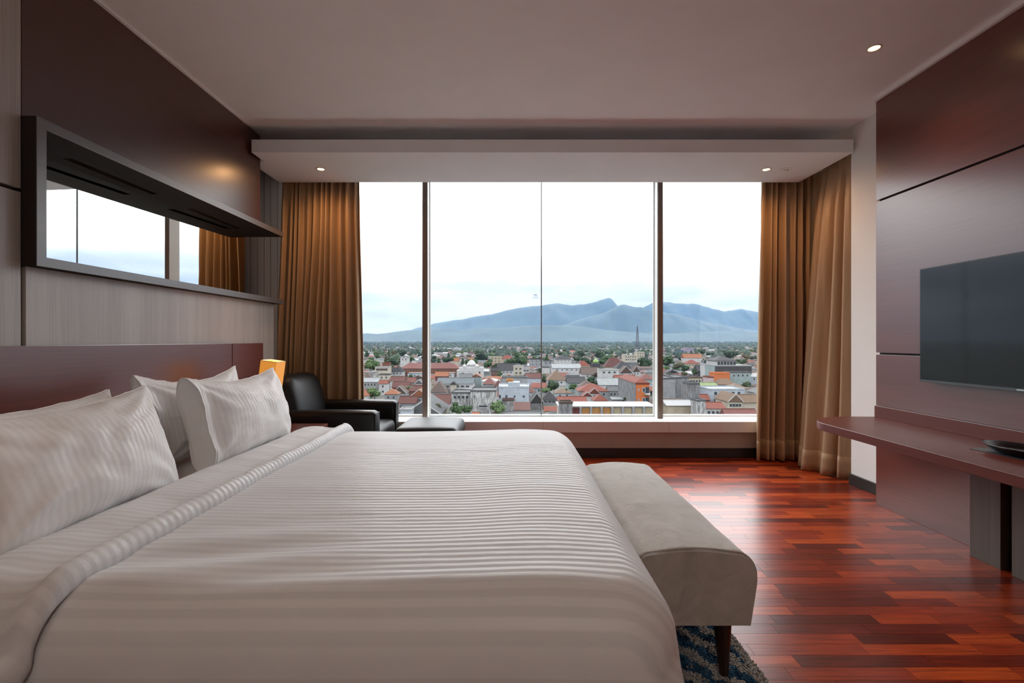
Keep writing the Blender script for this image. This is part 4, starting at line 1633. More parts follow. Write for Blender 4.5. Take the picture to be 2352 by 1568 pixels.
B('cream school wing with orange window frames left of the long red roof', 861, 893, 844, 845, 9.0, 'flat', 'crm', 'wht', win=(5, 1), wframe=M_orframe, cat='school', name='school_wing', ww=1.8, wh=1.6)
B('small red tiled tower block on the school wing', 878, 894, 834, 836, 12.0, 'flat', 'bri', 'red', L=6)
B('white house with dark hipped roof and porch columns', 890, 928, 843, 853, 8.5, 'hip', 'wht', 'slt', win=(4, 1))
t_, q = B('long school building with dull red roof and orange window row', 919, 1056, 833, 846, 11.5, 'hip', 'bri', 'mau', L=16, win=None, cat='school', name='school_building')
for k in range(20):
    xa = q['x0'] + (q['x1'] - q['x0']) * (k + 0.12) / 20
    xb = q['x0'] + (q['x1'] - q['x0']) * (k + 0.88) / 20
    fo = box('window', xa, xb, q['y0'] - 0.12, q['y0'] + 0.02, q['ze'] - 2.6, q['ze'] - 0.5, M_orframe, t_)
    box('pane', xa + 0.3, xb - 0.3, q['y0'] - 0.16, q['y0'] - 0.11, q['ze'] - 2.3, q['ze'] - 0.7, M_wpane, fo)
box('ledge', q['x0'] - 0.3, q['x1'] + 0.3, q['y0'] - 0.5, q['y0'], q['ze'] - 3.2, q['ze'] - 2.7, M_orframe, t_)
B('narrow white tower house above the left end of the school roof', 919, 938, 822, 823, 13.0, 'flat', 'wht', 'wht', win=(2, 1))
B('brown mauve roof in front of the school left of the mullion', 930, 954, 866, 878, 7.0, 'gx', 'gry', 'mau')
B('white gable peeking left of the first mullion', 952, 972, 871, 880, 7.5, 'gy', 'wht', 'gry')
B('wide dark brown roof low behind the orange gable', 938, 978, 884, 898, 5.5, 'gx', 'bri', 'dkr')
# -- pane between first mullion and the glass joint
B('orange roof on a maroon house right of the first mullion', 998, 1030, 853, 864, 8.5, 'gx', 'mar', 'orn')
t_, q = B('white house with long blue grey roof and small front gable', 1002, 1088, 867, 881, 8.5, 'gx', 'wht', 'blg', L=13, win=(6, 1), ww=2.2)
gx_ = (1042 - VX) * (q['y0'] - 1) / FPX
rv_, rf_ = roof_mesh('gy', gx_ - 1.6, gx_ + 1.6, q['y0'] - 2.2, q['y0'] + 1, q['ze'] - 0.2, q['ze'] + 1.5, 0.4, 0.2)
build('porch_roof', rv_, rf_, ROOF['slt'], t_)
box('porch', gx_ - 1.6, gx_ + 1.6, q['y0'] - 2.0, q['y0'], GZ, q['ze'] - 0.2, WALL['crm'], t_)
B('large grey brown hipped roof right beside the first mullion', 986, 1026, 874, 907, 7.5, 'hip', 'gry', 'brn', L=16)
B('dark red roof in front of the grey brown hipped roof', 993, 1033, 905, 930, 6.0, 'gx', 'wht', 'dkr', L=12)
B('weathered white house with four small dark windows', 1036, 1082, 903, 905, 9.5, 'flat', 'wea', 'gry', win=(4, 1), L=10)
t_, q = B('tall stained white wall building with a louvred vent', 1080, 1140, 899, 901, 10.5, 'flat', 'wea', 'gry', L=12)
lx0, lx1 = (1100 - VX) * q['y0'] / FPX, (1119 - VX) * q['y0'] / FPX
for k in range(5):
    zc = EYE - (932 + 3.2 * k - HZ) * q['y0'] / FPX
    box('louvre', lx0, lx1, q['y0'] - 0.25, q['y0'], zc - 0.22, zc + 0.05, M_wpane if k == 0 else M_wframe, t_)
box('vent_opening', lx0, lx1, q['y0'] - 0.04, q['y0'], EYE - (946 - HZ) * q['y0'] / FPX, EYE - (931 - HZ) * q['y0'] / FPX, M_wpane, t_)
t_, q = B('pale blue block with diamond windows and orange roof tanks', 1145, 1216, 890, 891, 10.5, 'flat', 'lbl', 'lbl', L=13)
cxa, cxb = (1167 - VX) * q['y0'] / FPX, (1194 - VX) * q['y0'] / FPX
box('stair_tower', cxa, cxb, q['y0'] - 0.05, q['y0'] + 6, q['zr'] - 1, q['zr'] + 2.2, WALL['lbl'], t_)
for pxx in (1182, 1203):
    cx_ = (pxx - VX) * q['y0'] / FPX
    zz = EYE - (910 - HZ) * q['y0'] / FPX
    build('diamond_window', [(cx_, q['y0'] - 0.1, zz - 0.55), (cx_ + 0.5, q['y0'] - 0.1, zz), (cx_, q['y0'] - 0.1, zz + 0.55), (cx_ - 0.5, q['y0'] - 0.1, zz),
                             (cx_, q['y0'] + 0.1, zz - 0.55), (cx_ + 0.5, q['y0'] + 0.1, zz), (cx_, q['y0'] + 0.1, zz + 0.55), (cx_ - 0.5, q['y0'] + 0.1, zz)], BOXF, M_wpane, t_)
for pxx in (1148, 1163):
    cx_ = (pxx - VX) * q['y0'] / FPX
    box('window', cx_ - 0.4, cx_ + 0.4, q['y0'] - 0.08, q['y0'] + 0.05, EYE - (914 - HZ) * q['y0'] / FPX, EYE - (907 - HZ) * q['y0'] / FPX, M_wpane, t_)
for k in range(3):
    cx_ = (1166 + 5 * k - VX) * q['y0'] / FPX
    v, f = lathe([(0.55, q['zr'] + 2.1), (0.60, q['zr'] + 2.4), (0.60, q['zr'] + 3.3), (0.3, q['zr'] + 3.6)], cx_, q['y0'] + 3, 14)
    build('water_tank', v, f, M_tank, t_, smooth=True)
B('plain grey plastered wall house below the pale blue block', 1153, 1182, 920, 922, 6.0, 'flat', 'wea', 'brn', L=6)
B('dark red tiled lean-to roof below the pale blue block', 1180, 1219, 923, 941, 6.0, 'shed', 'wht', 'dkr', L=6)
B('grey hipped roof at the bottom beside the ottoman', 1026, 1092, 943, 962, 4.5, 'hip', 'gry', 'gry', L=11)
B('long grey roof at the sill left of the glass joint', 1150, 1246, 944, 962, 4.5, 'gx', 'gry', 'gry', L=10)
B('tiny brown hipped roof poking up before the sill', 1128, 1146, 944, 953, 4.8, 'hip', 'gry', 'brn', L=4)
B('orange brown roof patch at the sill below the louvred vent', 1082, 1100, 946, 958, 4.6, 'gx', 'gry', 'orn', L=7)
B('stained grey gabled house left of the glass joint', 1216, 1250, 902, 924, 7.5, 'gy', 'con', 'slt', L=12)
# white mosque
dM = 350.0
msq = thing('mosque', ((1079 - VX) * dM / FPX, dM + 8, GZ), 'white mosque with large pointed dome and gold finial', 'mosque')


def mx_(px):
    return (px - VX) * dM / FPX


def mz_(py):
    return EYE - (py - HZ) * dM / FPX


box('prayer_hall', mx_(1049), mx_(1108), dM, dM + 18, GZ, mz_(850), WALL['wht'], msq)
box('upper_hall', mx_(1054), mx_(1108), dM + 1, dM + 17, mz_(850), mz_(845), WALL['wht'], msq)
box('window', mx_(1100), mx_(1103), dM - 0.1, dM + 0.1, mz_(859), mz_(853), M_wpane, msq)
box('window', mx_(1061), mx_(1065), dM - 0.1, dM + 0.1, mz_(858), mz_(856), M_wpane, msq)


def dome(px, py_base, r, hgt, mat, parent, name='dome', yy=None):
    yy = dM + 9 if yy is None else yy
    zb = mz_(py_base)
    pr = []
    for k in range(13):
        t = k / 12
        rad = r * (math.cos(t * PI / 2) ** 0.62) * (1 + 0.10 * math.sin(PI * min(1, t * 2.2)))
        pr.append((max(rad, 0.03), zb + hgt * t))
    v, f = lathe(pr, mx_(px), yy, 24)
    return build(name, v, f, mat, parent, smooth=True)


v, f = lathe([(3.9, mz_(845)), (3.9, mz_(841))], mx_(1080.7), dM + 9, 24)
build('drum', v, f, WALL['wht'], msq)
dome(1080.7, 841, 3.5, 4.6, WALL['wht'], msq)
v, f = lathe([(0.5, mz_(827.5)), (0.42, mz_(826)), (0.12, mz_(824.6)), (0.03, mz_(823.5))], mx_(1080.7), dM + 9, 10)
build('finial', v, f, M_gold, msq, smooth=True)
for pxx in (1066, 1095):
    v, f = lathe([(1.6, mz_(845)), (1.6, mz_(842.5))], mx_(pxx), dM + 3, 14)
    tq = build('turret', v, f, WALL['wht'], msq)
    dome(pxx, 842.5, 1.5, 1.9, WALL['wht'], tq, 'small_dome', dM + 3)
for pxx in (1055, 1059, 1101, 1104, 1107):
    box('pinnacle', mx_(pxx) - 0.28, mx_(pxx) + 0.28, dM + 1, dM + 1.6, mz_(845), mz_(841), WALL['wht'], msq)
LAND.append(dict(o=msq, label='white mosque', x0=mx_(1048), x1=mx_(1109), y0=dM - 1, y1=dM + 19, px0=1048, px1=1109, top=823, vis=866, d=dM, cx=1080))
B('dark teal shed with orange gable in front of the white mosque', 1080, 1107, 857, 865, 8.5, 'gy', 'aqu', 'orn', L=9)
B('low grey roofed house before the mosque hall', 1053, 1084, 858, 866, 8.0, 'gx', 'gry', 'gry', L=8)
B('cream block with three square windows behind the mosque', 1125, 1152, 820, 821, 11.0, 'flat', 'bge', 'bge', win=(3, 2), wframe=M_wpane)
B('red hipped roof house right of the cream block', 1149, 1181, 815, 824, 10.5, 'hip', 'bge', 'red', win=(3, 1))
B('house with wide slate black roof right of the mosque', 1141, 1182, 834, 851, 10.5, 'gx', 'wht', 'slt', L=14, win=(4, 1))
B('brown brick house with white porch beside the slate roof', 1127, 1146, 843, 852, 8.0, 'gx', 'bri', 'slt', win=(2, 1))
B('cream modern villa with stacked balconies', 1179, 1202, 842, 843, 10.5, 'flat', 'crm', 'crm', win=(2, 2), ww=1.6)
B('white balcony wing of the cream villa', 1200, 1217, 846, 848, 10.0, 'flat', 'wht', 'wht', win=(2, 2), ww=1.8)
B('grey blue block left of the glass joint', 1216, 1248, 825, 827, 12.0, 'flat', 'gry', 'slt', win=(3, 2))
B('long red brown roof left of the glass joint', 1206, 1246, 856, 868, 9.5, 'gx', 'lbl', 'dkr', L=9)
B('cluster house with three brown hips left of the blue block', 1108, 1138, 866, 882, 8.0, 'hip', 'gry', 'mau', L=12)
B('brown red hipped roof beside the blue block', 1133, 1156, 872, 887, 7.5, 'hip', 'gry', 'dkr', L=10)
B('grey flat building behind the pale blue block', 1152, 1212, 868, 870, 10.0, 'flat', 'gry', 'gry', L=9)
B('red roofed small house right of the mosque road', 1157, 1181, 859, 868, 8.0, 'hip', 'wht', 'red')
B('pale pink apartment block with dark roof in the distance', 1165, 1190, 795, 796, 15.0, 'flat', 'pnk', 'brn', win=(5, 3), cat='building', name='apartment_block', L=14, wframe=M_wpane, ww=2.4, wh=2.0)
B('orange roofed house behind the right end of the school', 1036, 1055, 821, 829, 10.5, 'gx', 'crm', 'orn')
# -- pane right of the glass joint
B('long white warehouse with pale metal roof', 1268, 1336, 835, 845, 10.0, 'gx', 'wht', 'met', L=18, win=(5, 1), cat='warehouse', name='warehouse')
B('white villa with dark hipped roof behind the warehouse', 1274, 1314, 817, 825, 10.5, 'hip', 'wht', 'slt', win=(4, 1))
B('white house with large orange brown hipped roof', 1256, 1304, 849, 873, 10.0, 'hip', 'wht', 'tan', L=15, win=(2, 1))
B('wide slate black roof behind the round tree', 1303, 1347, 865, 879, 8.5, 'gx', 'aqu', 'slt', L=12)
t_, q = B('white house with brown gabled roof and porch', 1336, 1380, 843, 859, 10.0, 'gx', 'wht', 'brn', L=14, win=(2, 1))
rv_, rf_ = roof_mesh('gy', (1359 - VX) * q['y0'] / FPX, (1375 - VX) * q['y0'] / FPX, q['y0'] - 2.5, q['y0'] + 3, q['ze'] - 0.6, q['ze'] + 1.6, 0.4, 0.2)
build('porch_roof', rv_, rf_, ROOF['brn'], t_)
B('modern white flat roofed house with balcony', 1377, 1422, 850, 852, 9.0, 'flat', 'wht', 'wht', L=10, win=(3, 1), ww=1.8)
B('tall dark red gabled roof behind the green dome trees', 1389, 1436, 820, 843, 12.5, 'hip', 'crm', 'dkr', L=14)
B('dark slate hipped roof beside the tall red one', 1414, 1452, 829, 846, 11.5, 'hip', 'crm', 'slt', L=13)
B('white gabled house with three tall windows', 1423, 1453, 840, 856, 11.5, 'gy', 'wht', 'brn', win=(3, 2), ww=0.9, wh=1.5)
B('narrow white gabled house right of the three windows', 1452, 1471, 840, 853, 11.5, 'gy', 'wht', 'brn', win=(2, 2), ww=0.8, wh=1.5)
B('white roofed low hall with a little dark gable', 1374, 1426, 868, 884, 7.5, 'gx', 'wht', 'met', L=12)
B('red brick house front left of the orange building', 1412, 1462, 861, 868, 8.5, 'gx', 'mar', 'red', L=8)
t_, q = B('orange three storey building with grey windowless side', 1460, 1492, 882, 884, 12.5, 'flat', 'org', 'red', L=30, cat='building', name='orange_building')
box('side_wall', q['x0'] - 0.35, q['x0'] - 0.02, q['y0'] + 0.1, q['y1'], GZ, q['zr'] + 0.4, WALL['con'], t_)
rv_, rf_ = roof_mesh('hip', q['x0'], q['x1'], q['y0'] + 0.5, q['y1'], q['zr'] + 0.3, q['zr'] + 2.2, 0.5, 0.2)
build('hipped_roof', rv_, rf_, ROOF['red'], t_)
for j in range(3):
    zc = q['zr'] - 2.3 - 4.0 * j
    for xc, w_, h_ in ((q['x0'] + 1.0, 0.7, 0.9), (q['x0'] + 3.1, 1.2, 1.9)):
        fo = box('window', xc - w_ / 2, xc + w_ / 2, q['y0'] - 0.12, q['y0'] + 0.02, zc - h_ / 2, zc + h_ / 2, M_wframe, t_)
        box('pane', xc - w_ / 2 + 0.2, xc + w_ / 2 - 0.2, q['y0'] - 0.16, q['y0'] - 0.11, zc - h_ / 2 + 0.2, zc + h_ / 2 - 0.2, M_wpane, fo)
    box('balcony_opening', q['x1'] - 1.7, q['x1'] - 0.1, q['y0'] - 0.06, q['y0'] + 0.02, zc - 1.3, zc + 1.1, M_wpane, t_)
    box('balcony_slab', q['x1'] - 1.8, q['x1'] + 0.2, q['y0'] - 1.0, q['y0'], zc - 1.9, zc - 1.3, M_wframe, t_)
B('house with wide red hipped roof below the slate roof', 1328, 1400, 880, 898, 8.5, 'hip', 'gry', 'red', L=13, win=(5, 1))
B('white front gable of the red hipped house', 1351, 1379, 890, 903, 7.5, 'gy', 'wht', 'red', L=8, win=(1, 1))
B('brown gabled roof behind the red hipped house', 1330, 1372, 873, 888, 8.5, 'hip', 'gry', 'brn', L=9)
B('small white gable with red porch roof', 1336, 1362, 899, 909, 6.5, 'gy', 'wht', 'red', L=7)
B('long crimson metal roof behind the white arcade roof', 1281, 1350, 910, 922, 6.5, 'gx', 'wht', 'red', L=8)
B('red hipped roof just above the white arcade roof', 1363, 1398, 905, 920, 6.5, 'hip', 'gry', 'red', L=8)
B('grey tin roofed yard house left of the orange building', 1396, 1428, 886, 898, 7.5, 'gx', 'gry', 'gry', L=9, win=(3, 1))
B('pale flat roofed shed under the orange building side', 1405, 1432, 911, 917, 5.0, 'gx', 'gry', 'met', L=8)
t_, q = B('long shop arcade with white roof and ochre shutters', 1282, 1506, 922, 932, 8.5, 'shed', 'crm', 'wht', L=9, cat='shop row', name='shop_arcade', vis=956)
for k in range(9):
    xa = q['x0'] + (q['x1'] - q['x0']) * (k + 0.10) / 9
    xb = q['x0'] + (q['x1'] - q['x0']) * (k + 0.86) / 9
    mt_ = WALL['mar'] if k < 2 else (M_wood2 if k < 5 else M_wood3)
    box('shutter', xa, xb, q['y0'] - 0.14, q['y0'] + 0.02, q['ze'] - 3.9, q['ze'] - 0.6, mt_, t_)
    box('pillar', xb + 0.05, xb + 0.75, q['y0'] - 0.6, q['y0'], GZ, q['ze'] - 0.2, WALL['gry'], t_)
B('rough concrete stair tower in front of the arcade', 1285, 1316, 926, 928, 9.5, 'flat', 'con', 'brn', L=6)
B('dark grey house with black windows right of the glass joint', 1243, 1282, 897, 927, 6.8, 'hip', 'gry', 'slt', L=13, win=(3, 1), ww=2.0)
B('grey roof with white edges below the concrete tower', 1248, 1345, 944, 960, 5.0, 'hip', 'gry', 'gry', L=9)
B('brown grey pyramid roof at the sill behind the second mullion', 1482, 1616, 914, 958, 6.0, 'hip', 'gry', 'brn', L=20)
B('cream apartment block with rows of windows left wing', 1433, 1464, 816, 817, 13.0, 'flat', 'crm', 'crm', win=(5, 2), cat='building', name='apartment_block', wframe=M_wpane, L=10)
B('cream apartment block with rows of windows taller right wing', 1461, 1481, 809, 811, 15.0, 'flat', 'crm', 'crm', win=(3, 3), cat='building', name='apartment_block', wframe=M_wpane, L=10)
B('grey block right of the glass joint above the warehouse end', 1247, 1270, 829, 830, 12.0, 'flat', 'gry', 'gry', win=(2, 1), wframe=M_wpane)
B('white low house left of the warehouse', 1243, 1263, 844, 846, 9.0, 'flat', 'wht', 'gry')
B('purple brown hipped roof left of the second mullion', 1470, 1504, 857, 871, 8.5, 'hip', 'aqu', 'mau', L=10)
B('red house roofs behind the warehouse right end', 1324, 1356, 828, 840, 10.0, 'hip', 'crm', 'red', L=10)
# green domed mosque
gm = thing('mosque', ((1368.5 - VX) * 480 / FPX, 480, GZ), 'small dark mosque with lime green onion dome among trees', 'mosque')
xg, zg = (1368.5 - VX) * 480 / FPX, EYE - (833 - HZ) * 480 / FPX
box('mosque_hall', xg - 4, xg + 4, 477, 485, GZ, zg - 0.6, WALL['drk'], gm)
v, f = lathe([(2.4, zg - 1.2), (2.4, zg)], xg, 480.5, 20)
build('drum', v, f, WALL['gry'], gm)
pr = [(2.75, 0), (2.95, 0.6), (2.85, 1.4), (2.4, 2.3), (1.6, 3.1), (0.8, 3.8), (0.25, 4.4), (0.05, 5.1)]
v, f = lathe([(r_, zg + z_) for r_, z_ in pr], xg, 480.5, 24)
build('dome', v, f, M_lime, gm, smooth=True)
LAND.append(dict(o=gm, label='lime green dome', x0=xg - 5, x1=xg + 5, y0=476, y1=486, px0=1359, px1=1378, top=822, vis=840, d=478, cx=1368))
# -- pane right of the second mullion
B('light grey windowless slab with a small red brown roof', 1522, 1552, 870, 872, 12.5, 'flat', 'gry', 'gry', L=14, win=None)
B('small red brown gable in front of the grey slab', 1521, 1543, 873, 889, 9.5, 'gx', 'gry', 'dkr', L=5)
B('tall dark grey concrete slab wall right of the second mullion', 1550, 1583, 868, 870, 13.5, 'flat', 'con', 'gry', L=15)
B('lower dark grey concrete slab wall beside the tall one', 1582, 1607, 882, 883, 12.0, 'flat', 'con', 'gry', L=13)
B('cream balcony house on top behind the concrete slab', 1581, 1613, 868, 870, 11.0, 'flat', 'bge', 'brn', L=9, win=(4, 1))
B('white roofed beige house behind the brown pyramid roof', 1530, 1594, 918, 931, 6.5, 'gx', 'bge', 'wht', L=9)
B('white cottage with red roof at the bottom right', 1617, 1669, 923, 938, 6.5, 'gx', 'wht', 'red', L=9, win=(4, 1))
B('weathered grey wall left of the red roofed cottage', 1600, 1622, 921, 923, 6.8, 'flat', 'wea', 'gry', L=8)
B('rust red roof between the concrete slab and the blue block', 1604, 1632, 905, 918, 6.5, 'gx', 'bri', 'red', L=8)
B('cream gabled house with aqua windows at the right curtain', 1670, 1708, 904, 922, 8.5, 'gy', 'crm', 'tan', L=12, win=(4, 1), wframe=WALL['aqu'])
B('tan roofed wing beside the cream gable at the curtain', 1703, 1745, 905, 924, 8.0, 'gx', 'crm', 'tan', L=12)
B('pale blue flat building with small square windows on the right', 1630, 1711, 895, 897, 9.5, 'flat', 'lbl', 'lbl', L=12, win=(5, 2), wframe=M_wpane)
t_, q = B('modern dark glass building with white top floor on the right', 1642, 1726, 840, 842, 13.5, 'flat', 'aqu', 'wht', L=16, win=None, cat='building', name='office_building')
box('dark_cladding', q['x0'] - 0.2, q['x1'] + 0.2, q['y0'] - 0.3, q['y0'], q['zr'] - 5.4, q['zr'] - 0.3, WALL['drk'], t_)
box('top_floor', q['x0'] + 1, q['x0'] + (q['x1'] - q['x0']) * 0.58, q['y0'] + 1, q['y1'], q['zr'], q['zr'] + 3.3, WALL['wht'], t_)
for k in range(6):
    xa = q['x0'] + 2 + (q['x1'] - q['x0']) * 0.52 * k / 6
    box('window', xa, xa + 1.6, q['y0'] + 0.9, q['y0'] + 1.05, q['zr'] + 0.6, q['zr'] + 2.6, M_wpane, t_)
rv_, rf_ = roof_mesh('hip', q['x0'] + 1, q['x0'] + (q['x1'] - q['x0']) * 0.58, q['y0'] + 1, q['y1'], q['zr'] + 3.3, q['zr'] + 6.3, 0.8, 0.2)
build('hipped_roof', rv_, rf_, ROOF['slt'], t_)
for k in range(5):
    xa = q['x0'] + 3 + (q['x1'] - q['x0'] - 5) * k / 5
    box('window', xa, xa + 3.2, q['y0'] - 0.1, q['y0'] + 0.05, q['zr'] - 8.6, q['zr'] - 6.2, M_wpane, t_)
B('white slab wall left of the modern dark building', 1624, 1645, 838, 839, 13.0, 'flat', 'wht', 'wht', L=12, win=(2, 2))
B('orange block with water tanks before the modern building', 1642, 1677, 858, 859, 11.0, 'flat', 'org', 'org', L=8)
B('pink low house left of the tan hipped roof', 1626, 1640, 867, 869, 9.5, 'flat', 'pnk', 'red', L=7)
B('tan hipped roof below the orange block', 1643, 1692, 869, 883, 9.0, 'hip', 'gry', 'tan', L=12)
B('second tan hipped roof nearer the right curtain', 1678, 1720, 880, 892, 7.5, 'hip', 'gry', 'tan', L=10)
B('house with flat green roof right of the concrete slab', 1609, 1648, 878, 885, 9.0, 'gx', 'gry', 'grn', L=9, win=(4, 1))
B('slate gabled house left of the white slab wall', 1602, 1626, 838, 852, 11.0, 'gx', 'drk', 'slt', L=10)
B('red roofs left of the small street tree', 1542, 1579, 857, 868, 9.0, 'hip', 'wht', 'red', L=10)
B('red hipped roof with cream wall above the hedge trees', 1576, 1608, 826, 835, 10.5, 'hip', 'bge', 'red', win=(3, 1))
B('long orange roof with white house below in the distance', 1571, 1614, 812, 822, 12.0, 'gx', 'wht', 'orn', L=14)
B('lilac distant block above the orange roof', 1571, 1594, 800, 801, 16.0, 'flat', 'lil', 'lil', win=(4, 2), cat='building', name='apartment_block', wframe=M_wpane, L=12)
B('blue distant block left of the lilac one', 1556, 1571, 805, 806, 13.0, 'flat', 'blu', 'gry', win=(3, 2), cat='building', name='apartment_block', wframe=M_wpane, L=10)
B('brown roof at the sill beside the right curtain', 1668, 1745, 938, 962, 5.5, 'gx', 'gry', 'mau', L=12)
B('aqua low house under the modern building at right', 1676, 1726, 856, 858, 11.0, 'flat', 'aqu', 'gry', L=8, win=(4, 1))

# radio mast: four tapering legs with lattice bracing
dT = 1150.0
tw = thing('radio_mast', ((1464 - VX) * dT / FPX, dT, GZ), 'tall steel lattice radio mast rising against the mountain', 'radio mast')
xt = (1464 - VX) * dT / FPX
ztop = EYE + (HZ - 749) * dT / FPX


def bar(mb, a, b_, r):
    a, b_ = np.array(a, float), np.array(b_, float)
    d = b_ - a
    d /= np.linalg.norm(d)
    u = np.cross(d, (0, 0, 1) if abs(d[2]) < 0.9 else (1, 0, 0))
    u /= np.linalg.norm(u)
    w = np.cross(d, u)
    vs = [tuple(p + r * (sx * u + sy * w)) for p in (a, b_) for sx, sy in ((-1, -1), (1, -1), (1, 1), (-1, 1))]
    mb.add(vs, [(0, 3, 2, 1), (4, 5, 6, 7), (0, 1, 5, 4), (1, 2, 6, 5), (2, 3, 7, 6), (3, 0, 4, 7)])


def half(z):
    return 3.6 * (1 - (z - GZ) / (ztop - GZ)) + 0.7


for sx in (-1, 1):
    for sy in (-1, 1):
        m_ = MB()
        bar(m_, (xt + sx * half(GZ), dT + sy * half(GZ), GZ), (xt + sx * half(ztop), dT + sy * half(ztop), ztop), 0.28)
        m_.build('leg', M_steel, tw)
m_ = MB()
zs = list(np.linspace(GZ, ztop, 13))
for za, zb in zip(zs[:-1], zs[1:]):
    for s in (-1, 1):
        bar(m_, (xt - half(za), dT + s * half(za), za), (xt + half(zb), dT + s * half(zb), zb), 0.16)
        bar(m_, (xt + half(za), dT + s * half(za), za), (xt - half(zb), dT + s * half(zb), zb), 0.16)
        bar(m_, (xt - half(zb), dT + s * half(zb), zb), (xt + half(zb), dT + s * half(zb), zb), 0.16)
m_.build('bracing', M_steel, tw)
m_ = MB()
bar(m_, (xt, dT, ztop), (xt, dT, ztop + 5), 0.3)
m_.build('antenna', M_steel, tw)
for k, zz in enumerate((ztop - 3, ztop - 9, ztop - 16)):
    v, f = lathe([(1.6, zz - 0.4), (1.6, zz + 0.4)], xt + (1.2 if k % 2 else -1.2), dT - 1.2, 12)
    build('dish', v, f, M_steel, tw)

# ---------------------------------------------------------------- trees
def leafmat(name, a, b_):
    m, nt, b, out = new_mat(name)
    ge = nt.nodes.new('ShaderNodeNewGeometry')
    r = ramp(nt, [(0.0, tuple(x * AL for x in a)), (1.0, tuple(x * AL for x in b_))])
    nt.links.new(ge.outputs['Random Per Island'], r.inputs['Fac'])
    nt.links.new(r.outputs['Color'], b.inputs['Base Color'])
    b.inputs['Roughness'].default_value = 0.8
    b.inputs['Specular IOR Level'].default_value = 0.2
    return m


LEAF = [leafmat('leaf_dark', (0.045, 0.10, 0.05), (0.10, 0.20, 0.085)), leafmat('leaf_mid', (0.07, 0.16, 0.06), (0.16, 0.30, 0.10)),
        leafmat('leaf_light', (0.10, 0.24, 0.07), (0.26, 0.44, 0.14)), leafmat('leaf_olive', (0.14, 0.15, 0.07), (0.27, 0.27, 0.13))]
M_bark = cm('bark', (0.16, 0.12, 0.09))


def crown_mesh(seed, style):
    """unit crown: radius about 1, from z 0 to about 1.6"""
    r = random.Random(seed)
    v, f = [], []
    blobs = []
    if style == 'round':
        for k in range(9):
            a = r.random() * 2 * PI
            q = r.uniform(0.15, 0.62)
            blobs.append((q * math.cos(a), q * math.sin(a), r.uniform(0.35, 1.15), r.uniform(0.34, 0.52)))
    elif style == 'wide':
        for k in range(11):
            a = r.random() * 2 * PI
            q = r.uniform(0.1, 0.8)
            blobs.append((q * math.cos(a), q * math.sin(a), r.uniform(0.35, 0.8), r.uniform(0.28, 0.42)))
    else:  # conifer / column
        for k in range(8):
            z = 0.15 + k * 0.24
            blobs.append((r.uniform(-.1, .1), r.uniform(-.1, .1), z, 0.50 * (1 - k / 9) + 0.10))
    for bx, by, bz, br in blobs:
        for k in range(62):
            th, ph = r.random() * 2 * PI, math.acos(r.uniform(-0.6, 1))
            n = Vector((math.sin(ph) * math.cos(th), math.sin(ph) * math.sin(th), math.cos(ph)))
            p = Vector((bx, by, bz)) + n * br * r.uniform(0.72, 1.08)
            t1 = n.cross(Vector((r.uniform(-1, 1), r.uniform(-1, 1), r.uniform(-1, 1)))).normalized()
            t2 = n.cross(t1)
            t1 = (t1 + n * r.uniform(-.6, .6)).normalized()
            s = r.uniform(0.07, 0.14)
            i = len(v)
            v += [tuple(p - t1 * s), tuple(p + t2 * s * 0.7), tuple(p + t1 * s), tuple(p - t2 * s * 0.7)]
            f.append((i, i + 1, i + 2, i + 3))
        # dense core so that the sky does not show through
        i = len(v)
        m = 6
        for (zz, rr_) in ((-0.7, 0.5), (0.0, 0.80), (0.65, 0.55)):
            for k in range(m):
                a = 2 * PI * k / m + zz
                v.append((bx + br * rr_ * math.cos(a), by + br * rr_ * math.sin(a), bz + br * zz))
        for j in range(2):
            for k in range(m):
                k2 = (k + 1) % m
                f.append((i + j * m + k, i + j * m + k2, i + (j + 1) * m + k2, i + (j + 1) * m + k))
        f.append(tuple(i + k for k in range(m - 1, -1, -1)))
        f.append(tuple(i + 2 * m + k for k in range(m)))
    return v, f


CROWN = {}
for st_ in ('round', 'wide', 'column'):
    for li in range(4):
        for sd in range(2):
            v, f = crown_mesh(hash((st_ == 'round', li, sd, len(st_))) % 9999, st_)
            me = mesh_from('crown', v, f)
            me.materials.append(LEAF[li])
            CROWN[(st_, li, sd)] = me
TRUNK = mesh_from('trunk', *lathe([(0.10, 0), (0.07, 0.5), (0.05, 1.0)], 0, 0, 7))
TRUNK.materials.append(M_bark)
fv, ff = [], []
for k in range(11):
    a = 2 * PI * k / 11 + 0.2 * (k % 3)
    for s in range(6):
        r_, z_ = s / 5.0, 0.35 * math.sin(PI * 0.75 * s / 5) - 0.25 * (s / 5) ** 2 + (0.15 if k % 2 else 0)
        wd = 0.10 * math.sin(PI * (0.12 + 0.88 * s / 5)) + 0.012
        for q in (-1, 1):
            fv.append((r_ * math.cos(a) - q * wd * math.sin(a), r_ * math.sin(a) + q * wd * math.cos(a), z_ - 0.05 * abs(q)))
    o = k * 12
    ff += [(o + 2 * s, o + 2 * s + 2, o + 2 * s + 3, o + 2 * s + 1) for s in range(5)]
PALM = mesh_from('fronds', fv, ff)
PALM.materials.append(LEAF[1])
TREES = []


